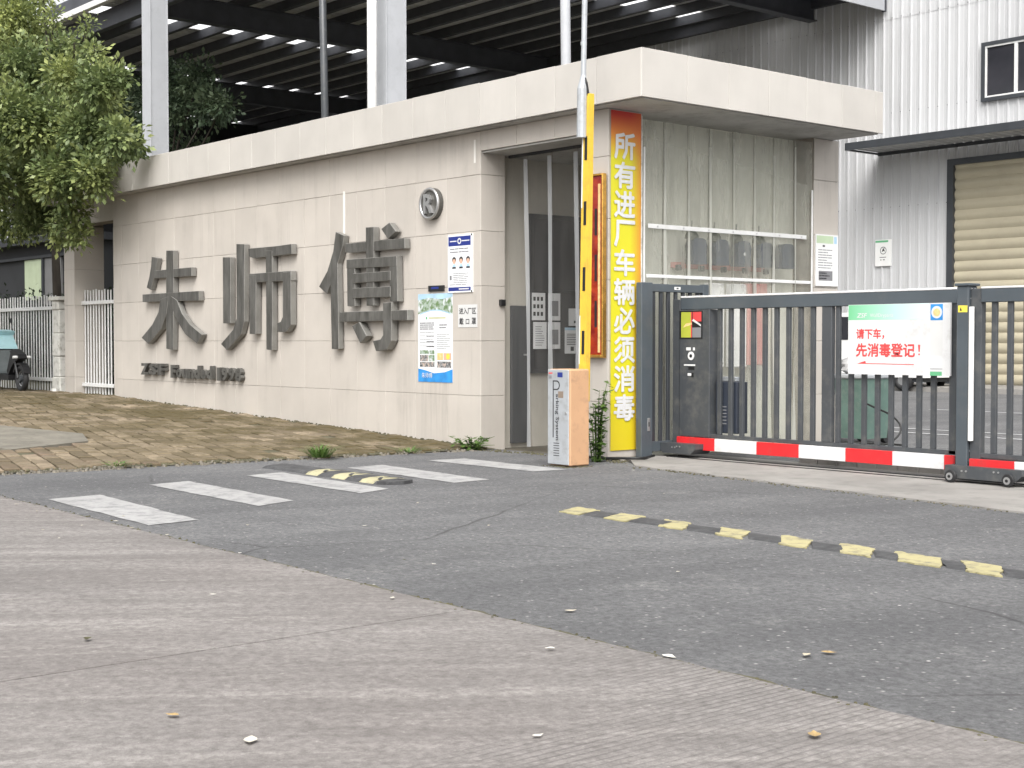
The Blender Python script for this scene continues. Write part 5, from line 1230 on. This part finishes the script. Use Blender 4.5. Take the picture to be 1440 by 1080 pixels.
# ---------------------------------------------------------------- white picket fences
def fence(lab, x0, x1, y, z0, z1, zr, step, wide):
    f = thing('picket_fence', lab, 'fence', ((x0 + x1) / 2, y, z0))
    pm2 = MB().mat(M['white_paint']).bbox(-.021, .021, -.005, .005, z0, z1, .002).mesh('picket')
    n = int((x1 - x0) / step)
    for i in range(n + 1): link('picket', pm2, f, loc=Vector((x0 + i * step, y + rnd.uniform(-.003, .003), rnd.uniform(-.012, .012))))
    for z in zr:
        mb = MB().mat(M['white_paint']); mb.bbox(x0 - .04, x1 + .03, y - .05, y - .0125, z - .03, z + .03, .004); mb.build('rail', f)
    for (a0, a1) in wide:
        mb = MB().mat(M['white_paint']); mb.bbox(a0, a1, y - .012, y + .012, z0 + .25, z1 + .01, .003); mb.build('board', f)
    return f
fence('white picket fence running left behind the scooter', -30.6, -23.95, 9.82, .29, 1.965, (1.74, .495), .124, [])
fence('short white picket gate between the tiled pillar and the long wall', -22.83, -21.72, 9.84, .2, 2.01, (1.80, .44), .112, [(-21.70, -21.37)])
cp = MB().mat(M['old_white']); 
for i, (z, wd) in enumerate([(.25, .2), (.55, .155), (.9, .165), (1.3, .15), (1.7, .155)]):
    nz_ = [.55, .9, 1.3, 1.7, 1.86][i]; cp.bbox(-23.75 - wd + rnd.uniform(-.01, .01), -23.75 + wd * .8, 9.69 + rnd.uniform(0, .02), 9.95, z, nz_, .02)
t = thing('fence_post', 'chipped whitewashed concrete fence post beside the tiled pillar', 'post', (-23.75, 9.82, .25))
cp.build('shaft', t)
mb = MB().mat(M['old_white']); mb.bbox(-23.97, -23.55, 9.66, 9.98, 1.861, 1.93, .01); mb.build('cap', t)
mb = MB().mat(M['old_white']); pebble(mb, -23.6, 9.62, .28, .11); tag(mb.build('stone'), 'pale lump of concrete lying at the foot of the fence post', 'stone')
# pale weeds pushing through the fence
def plant(name, lab, x, y, z, blades, hmax, mat, spread, leafy=True, seed=1, group=None):
    r = random.Random(seed); t = thing(name, lab, 'plant', (x, y, z), group)
    mb = MB().mat(M[mat]); ms = MB().mat(M[mat])
    for i in range(blades):
        a_ = r.uniform(0, 6.28); h_ = hmax * r.uniform(.4, 1); d_ = Vector((math.cos(a_), math.sin(a_), 0)); sp = spread * r.uniform(.2, 1)
        p0 = Vector((x, y, z)) + d_ * sp * .35; p1 = p0 + d_ * sp * .3 + Vector((0, 0, h_ * .65)); p2 = p1 + d_ * sp * .6 + Vector((0, 0, h_ * r.uniform(.05, .35)))
        if leafy:
            ms.tube([p0, p1, p2], [.006, .004, .002], 5)
            for k in range(int(16 * h_ / .5) + 4):
                q = p0.lerp(p1, r.random()) if r.random() < .6 else p1.lerp(p2, r.random()); la = r.uniform(0, 6.28)
                dd = Vector((math.cos(la), math.sin(la), r.uniform(-.5, .5))).normalized(); ln = r.uniform(.045, .1); s_ = Vector((-dd.y, dd.x, 0)).normalized() * ln * .3
                mb.add([q, q + dd * ln * .5 + s_, q + dd * ln, q + dd * ln * .5 - s_], [(0, 1, 2, 3)])
        else:
            s_ = Vector((-d_.y, d_.x, 0)) * .006; mb.add([p0 - s_, p0 + s_, p1 + s_ * .8, p1 - s_ * .8], [(0, 1, 2, 3)]); mb.add([p1 - s_ * .8, p1 + s_ * .8, p2], [(0, 1, 2)])
    lb_ = mb.build('leaf_blades', t); lb_['kind'] = 'stuff'
    if leafy: ms.build('stems', t)
    return t
plant('weed', 'tall leafy weed growing between the barrier box and the yellow banner', -9.95, 9.42, 0, 16, .9, 'grass', .14, True, 3)
plant('weed', 'low leafy weed at the foot of the wall corner by the doorway', -11.9, 9.42, 0.01, 22, .17, 'grass', .24, True, 5)
plant('grass_tuft', 'bright grass tuft on the pavement edge beside the short rubber hump', -11.95, 7.55, .02, 150, .15, 'grass', .3, False, 6)
plant('grass_tuft', 'thin grass tuft on the pavement edge between the hump and the wall corner', -11.9, 8.6, .02, 40, .07, 'grass', .35, False, 7)
plant('grass_tuft', 'sparse dry grass at the left end of the pavement edge', -12.3, 5.6, .02, 40, .05, 'grass', .3, False, 8)

# ---------------------------------------------------------------- scooter at the far left
sct = thing('scooter', 'black electric scooter with an aqua windbreak, cut off by the left edge', 'scooter', (-24.7, 9.25, .3))
zg = .29
def scw(x):
    mb = MB().mat(M['rubber']); mb.ring((x, 9.25, zg + .235), (0, 1, 0), .185, .05, 28, 8); w = mb.build('wheel', sct, smooth=True)
    mb = MB().mat(M['steel']); mb.ring((x, 9.25, zg + .235), (0, 1, 0), .13, .012, 24, 5); mb.mat(M['gate']); mb.tube([(x, 9.2, zg + .235), (x, 9.3, zg + .235)], .06, 14)
    for k in range(5):
        a_ = k * 1.2566; mb.tube([(x, 9.25, zg + .235), (x + .13 * math.cos(a_), 9.25, zg + .235 + .13 * math.sin(a_))], .015, 5)
    mb.build('rim', w)
scw(-24.12); scw(-25.42)
FY = lambda y: ((0, y, 0), (1, 0, 0), (0, 0, 1), (0, -1, 0))
mb = MB().mat(M['black']); pts = [(-24.12 + .27 * math.cos(a_), zg + .235 + .27 * math.sin(a_)) for a_ in [R(20 + i * 17) for i in range(9)]] ; pts += [(-24.12 + .235 * math.cos(a_), zg + .235 + .235 * math.sin(a_)) for a_ in [R(20 + i * 17) for i in range(8, -1, -1)]]
for i in range(8):
    mb.prism([pts[i], pts[i + 1], pts[16 - i], pts[17 - i]], FY(9.25), -.06, .06)
mb.build('fender', sct)
mb = MB().mat(M['black']); mb.tube([(-24.15, 9.19, zg + .24), (-24.32, 9.19, zg + .62)], .022, 8); mb.tube([(-24.15, 9.31, zg + .24), (-24.32, 9.31, zg + .62)], .022, 8); mb.tube([(-24.42, 9.25, zg + .5), (-24.6, 9.25, zg + .7)], .028, 8); mb.build('fork', sct)
mb = MB().mat(M['black']); mb.prism([(-24.3, zg + .5), (-24.06, zg + .58), (-24.12, zg + .65), (-24.4, zg + .74), (-24.62, zg + .36), (-24.56, zg + .28), (-24.42, zg + .42)], FY(9.25), -.075, .075); mb.build('front_shield', sct)
mb = MB().mat(M['white_plastic']); mb.prism(disc(-24.13, zg + .6, .025, 10), FY(9.25), -.15, .15); mb.build('headlight', sct)
mb = MB().mat(M['black']); mb.prism([(-24.4, zg + .2), (-25.1, zg + .2), (-25.75, zg + .5), (-25.7, zg + .68), (-25.0, zg + .7), (-24.95, zg + .32), (-24.4, zg + .28)], FY(9.25), -.13, .13); mb.build('body', sct)
mb = MB().mat(M['dark']); mb.prism([(-24.95, zg + .70), (-25.75, zg + .69), (-25.8, zg + .78), (-25.0, zg + .78)], FY(9.25), -.14, .14); mb.build('seat', sct)
mb = MB().mat(M['aqua_cloth']); mb.prism([(-24.84, zg + .78), (-24.82, zg + .74), (-25.1, zg + .72), (-25.2, zg + .98), (-25.1, zg + 1.02)], FY(9.25), -.2, .2); mb.prism([(-25.0, zg + 1.05), (-25.06, zg + .98), (-25.3, zg + .98), (-25.25, zg + 1.08)], FY(9.25), -.22, .22); mb.build('windbreak', sct)
mb = MB().mat(M['grey_cloth']); mb.prism([(-24.78, zg + .72), (-25.0, zg + .72), (-25.0, zg + .3), (-24.88, zg + .24), (-24.84, zg + .35)], FY(9.25), -.2, .2); mb.build('quilt', sct)
mb = MB().mat(M['black']); mb.tube([(-25.1, 9.0, zg + 1.02), (-25.1, 9.5, zg + 1.02)], .016, 8); mb.build('handlebar', sct)
for y in (9.02, 9.48):
    mb = MB().mat(M['black']); mb.tube([(-25.1, y, zg + 1.02), (-25.2, y, zg + 1.2)], .006, 6); mb.prism(disc(-25.2, zg + 1.24, .045, 12), FY(y), -.008, .008); mb.build('mirror', sct)

# ---------------------------------------------------------------- things behind the gate
bn_ = thing('wheelie_bin', 'green wheeled rubbish bin behind the sliding gate, under the white sign', 'bin', (-9.85, 13.45, 0))
mb = MB().mat(M['bin_green']); 
def frust(mb, c0, s0, c1, s1, z0, z1):
    vs = [(c0[0] + sx * s0[0], c0[1] + sy_ * s0[1], z0) for sx, sy_ in ((-1, -1), (1, -1), (1, 1), (-1, 1))] + [(c1[0] + sx * s1[0], c1[1] + sy_ * s1[1], z1) for sx, sy_ in ((-1, -1), (1, -1), (1, 1), (-1, 1))]
    mb.add(vs, [(0, 3, 2, 1), (4, 5, 6, 7), (0, 1, 5, 4), (1, 2, 6, 5), (2, 3, 7, 6), (3, 0, 4, 7)])
frust(mb, (-9.86, 13.5), (.19, .2), (-9.86, 13.5), (.23, .25), .06, .74); mb.build('body', bn_)
mb = MB().mat(M['silver']); mb.bbox(-10.11, -9.61, 13.23, 13.77, .74, .79, .012); mb.build('rim', bn_)
mb = MB().mat(M['bin_green']); mb.ring((-9.74, 13.275, .46), (0.05, 1, .06), .05, .006, 24, 5); mb.ring((-9.74, 13.275, .46), (0.05, 1, .06), .028, .005, 20, 5); mb.build('emblem', bn_)
for x in (-10.02, -9.7):
    mb = MB().mat(M['rubber']); mb.tube([(x - .03, 13.72, .09), (x + .03, 13.72, .09)], .09, 16); mb.build('wheel', bn_)
def bag(lab, x, y, z, s, mat, seed):
    r = random.Random(seed); mb = MB().mat(M[mat]); vs = []; fs = []; n, m = 12, 8
    for i in range(m + 1):
        el = -math.pi / 2 + math.pi * i / m
        for k in range(n):
            az = 2 * math.pi * k / n; q = s * (1 + r.uniform(-.22, .22)); vs.append((x + q * math.cos(el) * math.cos(az), y + q * math.cos(el) * math.sin(az), z + q * .75 * math.sin(el)))
    for i in range(m):
        for k in range(n): fs.append((i * n + k, i * n + (k + 1) % n, (i + 1) * n + (k + 1) % n, (i + 1) * n + k))
    mb.add(vs, fs); mb.tube([(x, y, z + s * .6), (x + .02, y, z + s * .95), (x + .06, y - .02, z + s * 1.15)], [.03, .018, .045], 6); tag(mb.build('rubbish_bag'), lab, 'bag', 'rubbish bags heaped on the green bin')
bag('crumpled grey plastic bag on the left of the green bin', -9.98, 13.45, .87, .13, 'bag', 1)
bag('crumpled pale bag on the right of the green bin', -9.74, 13.5, .86, .12, 'bag', 2)
bag('small black bag wedged between the pale bags on the green bin', -9.86, 13.42, .84, .09, 'bag_k', 3)
pts = []
P0 = [(-9.66, 13.27, .47), (-9.5, 13.25, .42), (-9.3, 13.22, .36), (-9.16, 13.2, .27), (-9.11, 13.15, .17), (-9.16, 13.05, .07), (-9.3, 13.0, .022), (-9.6, 13.2, .02), (-9.85, 13.2, .02), (-9.6, 12.95, .02), (-9.25, 12.85, .02), (-8.95, 12.95, .02), (-9.1, 13.2, .03), (-9.5, 13.1, .035), (-9.75, 12.9, .02)]
def catmull(P, n=6):
    out = []; P = [Vector(p) for p in P]
    for i in range(len(P) - 1):
        a0, b0_, c0, d0 = P[max(i - 1, 0)], P[i], P[i + 1], P[min(i + 2, len(P) - 1)]
        for k in range(n):
            t_ = k / n; out.append(.5 * ((2 * b0_) + (c0 - a0) * t_ + (2 * a0 - 5 * b0_ + 4 * c0 - d0) * t_ ** 2 + (3 * b0_ - a0 - 3 * c0 + d0) * t_ ** 3))
    return out + [P[-1]]
mb = MB().mat(M['cable']); mb.tube(catmull(P0), .011, 7); tag(mb.build('cable', smooth=True), 'black cable looping over the ground beside the green bin', 'cable')
mb = MB().mat(M['cable']); mb.tube(catmull([(-10.25, 9.6, .02), (-10.05, 9.58, .02), (-9.85, 9.66, .03), (-9.72, 9.8, .03), (-9.85, 10.02, .02), (-9.95, 10.2, .02)]), .014, 7); tag(mb.build('cable', smooth=True), 'black cable on the ground at the foot of the yellow banner', 'cable')
# concrete wheel stop strip seen under the gate
for k in range(9):
    ks = MB().mat(M['apron']); ks.bbox(-8.55 + k * .22, -8.335 + k * .22, 10.72, 10.8, -.02, .1 + rnd.uniform(-.004, .004), .006); ks.build('kerb_stone', apron)
# ---------------------------------------------------------------- rubber bump strips
sb = thing('speed_bump', 'long worn black and yellow speed bump across the driveway', 'speed bump', (-5.5, 6.55, 0))
def seg_bump(mb, xa, xb_, y0, y1, skew, h, seed, chew=.02):
    r = random.Random(seed); n = 6; vs = []; cs = []
    prof = [(0, 0), (.12, h * .7), (.3, h), (.7, h), (.88, h * .7), (1, 0)]
    for t_, z in prof:
        y = y0 + (y1 - y0) * t_; o_ = skew * (t_ - .5)
        vs.append((xa + o_ + r.uniform(-chew, chew), y + r.uniform(-.008, .008), z + .001)); vs.append((xb_ + o_ + r.uniform(-chew, chew), y + r.uniform(-.008, .008), z + .001))
    m = len(prof); fs = [(2 * i, 2 * i + 1, 2 * i + 3, 2 * i + 2) for i in range(m - 1)]
    fs += [tuple(2 * i for i in range(m - 1, -1, -1)), tuple(2 * i + 1 for i in range(m))]
    mb.add(vs, fs)
xl = [-7.17, -6.72, -6.21, -5.71, -5.23, -4.79, -4.41, -4.0, -3.55, -3.12, -2.7]
for i, xa in enumerate(xl):
    y0 = 6.43 - (xa + 7) * .03; y1 = y0 + .25; w_ = .22 if i != 6 else .27; sk = -.17 if i > 1 else -.08
    P_ = jag((xa, y0), (xa + w_, y0 - .02), .03, .012, i) + jag((xa + w_, y0 - .02), (xa + w_ + sk, y1), .04, .012, i + 20)[1:] + jag((xa + w_ + sk, y1), (xa + sk - .03, y1 + .02), .03, .016, i + 40)[1:] + jag((xa + sk - .03, y1 + .02), (xa, y0), .04, .014, i + 60)[1:-1]
    mb = MB().mat(M['bump_y']); mb.prism(P_, ((0, 0, 0), (1, 0, 0), (0, 1, 0), (0, 0, 1)), .001, .009); mb.build('yellow_block', sb)
    if i + 1 < len(xl):
        mb = MB().mat(M['bump_k']); seg_bump(mb, xa + w_ + sk / 2 + .008, xl[i + 1] + sk / 2 - .008, y0 + .01, y1 - .02, sk, .011, 50 + i, .012); mb.build('black_block', sb)
h2 = thing('rubber_hump', 'short thick black and yellow rubber hump lying on the zebra crossing', 'speed bump', (-10.4, 6.75, 0))
blocks = [(-11.45, -10.66, 'bump_k', .026), (-10.66, -10.46, 'hump_y', .034), (-10.46, -10.24, 'bump_k', .034), (-10.24, -10.02, 'hump_y', .034), (-10.02, -9.79, 'bump_k', .034), (-9.79, -9.57, 'hump_y', .034), (-9.57, -9.5, 'bump_k', .032)]
for i, (xa, xb_, m_, h_) in enumerate(blocks):
    mb = MB().mat(M[m_]); seg_bump(mb, xa + .002, xb_ - .002, 6.56 - (xa + 10) * .03, 6.92 - (xa + 10) * .03, -.02, h_, 80 + i, .004); b_ = mb.build('yellow_block' if m_ == 'hump_y' else 'black_block', h2)
    if m_ == 'hump_y':
        mb = MB().mat(M['bump_k']); ym = 6.74 - (xa + 10) * .03
        for q in (-1, 1): mb.prism([(xa + .09, ym + q * .02), (xa + .2, ym + q * .12), (xa + .23, ym + q * .11), (xa + .13, ym + q * .015)], ((0, 0, h_ + .0015), (1, 0, 0), (0, 1, 0), (0, 0, 1)), 0, .003)
        mb.build('arrow_mark', b_)
mb = MB().mat(M['bump_k']); mb.prism([(-9.5, 6.545), (-9.5, 6.9), (-9.42, 6.84), (-9.37, 6.72), (-9.42, 6.6)], ((0, 0, 0), (1, 0, 0), (0, 1, 0), (0, 0, 1)), .001, .028); mb.build('end_cap', h2)
# ---------------------------------------------------------------- fallen leaves
spots = [(-4.484, 4.092), (-3.587, 3.76), (-3.285, 4.174), (-3.26, 4.27), (-3.991, 1.986), (-3.591, 2.031), (-2.586, 3.321), (-5.224, 2.248), (-6.873, 3.83), (-6.1, 4.377), (-7.39, 4.992), (-7.889, 4.45), (-5.195, 3.661), (-3.953, 3.5), (-9.038, 9.0), (-6.166, 8.75), (-5.459, 8.9), (-5.877, 9.2), (-5.886, 4.409), (-5.79, 3.089), (-8.03, 3.289), (-8.455, 3.361), (-8.493, 3.625), (-8.823, 4.05), (-9.4, 3.7), (-8.6, 3.9), (-8.2, 3.82), (-9.9, 3.75), (-7.8, 3.86), (-6.9, 5.6), (-8.2, 6.0), (-6.3, 7.3), (-4.9, 5.2), (-4.5, 1.4), (-3.1, 2.7), (-7.5, 7.8), (-11.0, 4.4), (-9.2, 3.2), (-7.2, 2.6)]
LB = ['white curled leaf on the asphalt just above the lane edge, near the picture centre', 'pale curled leaf on the asphalt edge, right of the picture centre', 'pale left one of the two leaves lying together on the right hand asphalt', 'tan right one of the two leaves lying together on the right hand asphalt',
      'broad tan leaf on the concrete, nearest the camera at the lower left', 'pale curled leaf on the concrete at the bottom middle', 'large tan leaf on the concrete at the lower right', 'dark small leaf alone on the concrete lane just below its joint',
      'white leaf scrap on the lane edge below the second zebra bar', 'small dark leaf on the open asphalt left of the speed bump']
LL = {0: 'tiny pale leaf scrap on the asphalt', 1: 'tiny pale leaf scrap on the concrete lane'}
for i, (x, y) in enumerate(spots):
    on = 0 if y > ye(x) else 1; z = (.004 if on == 0 else .011) + (.012 if x < xe(y) - .1 else 0)
    s = rnd.uniform(.022, .045) if i > 7 else rnd.uniform(.05, .075)
    a_ = rnd.uniform(0, 6.28); mb = MB().mat(M['leaf_dark' if i in (7, 9) else 'leaf_tan' if i in (3, 4, 6) else 'dry']); cur = rnd.uniform(.03, .3)
    pts = []
    for t_ in [0, .25, .5, .75, 1]:
        wv_ = .3 * math.sin(math.pi * min(t_ * 1.1 + .03, 1)) * s
        for q in (-1, 0, 1): pts.append(((t_ - .5) * s, q * wv_, .003 + abs(q) * cur * wv_ * 1.6 + (t_ - .5) ** 2 * s * .28))
    fs = []
    for k in range(4):
        for q in range(2): fs.append((k * 3 + q, (k + 1) * 3 + q, (k + 1) * 3 + q + 1, k * 3 + q + 1))
    mb.add(pts, fs); o = mb.build('fallen_leaf'); o.location = (x, y, z); o.rotation_euler = (0, 0, a_)
    tag(o, LB[i] if i < len(LB) else LL[on], 'leaf', 'single fallen leaves' if i < len(LB) else ('leaf scraps on the asphalt' if on == 0 else 'leaf scraps on the concrete lane'))
for o in bpy.data.objects:
    if o.type == 'MESH' and not o.data.materials: print('NO MATERIAL', o.name)
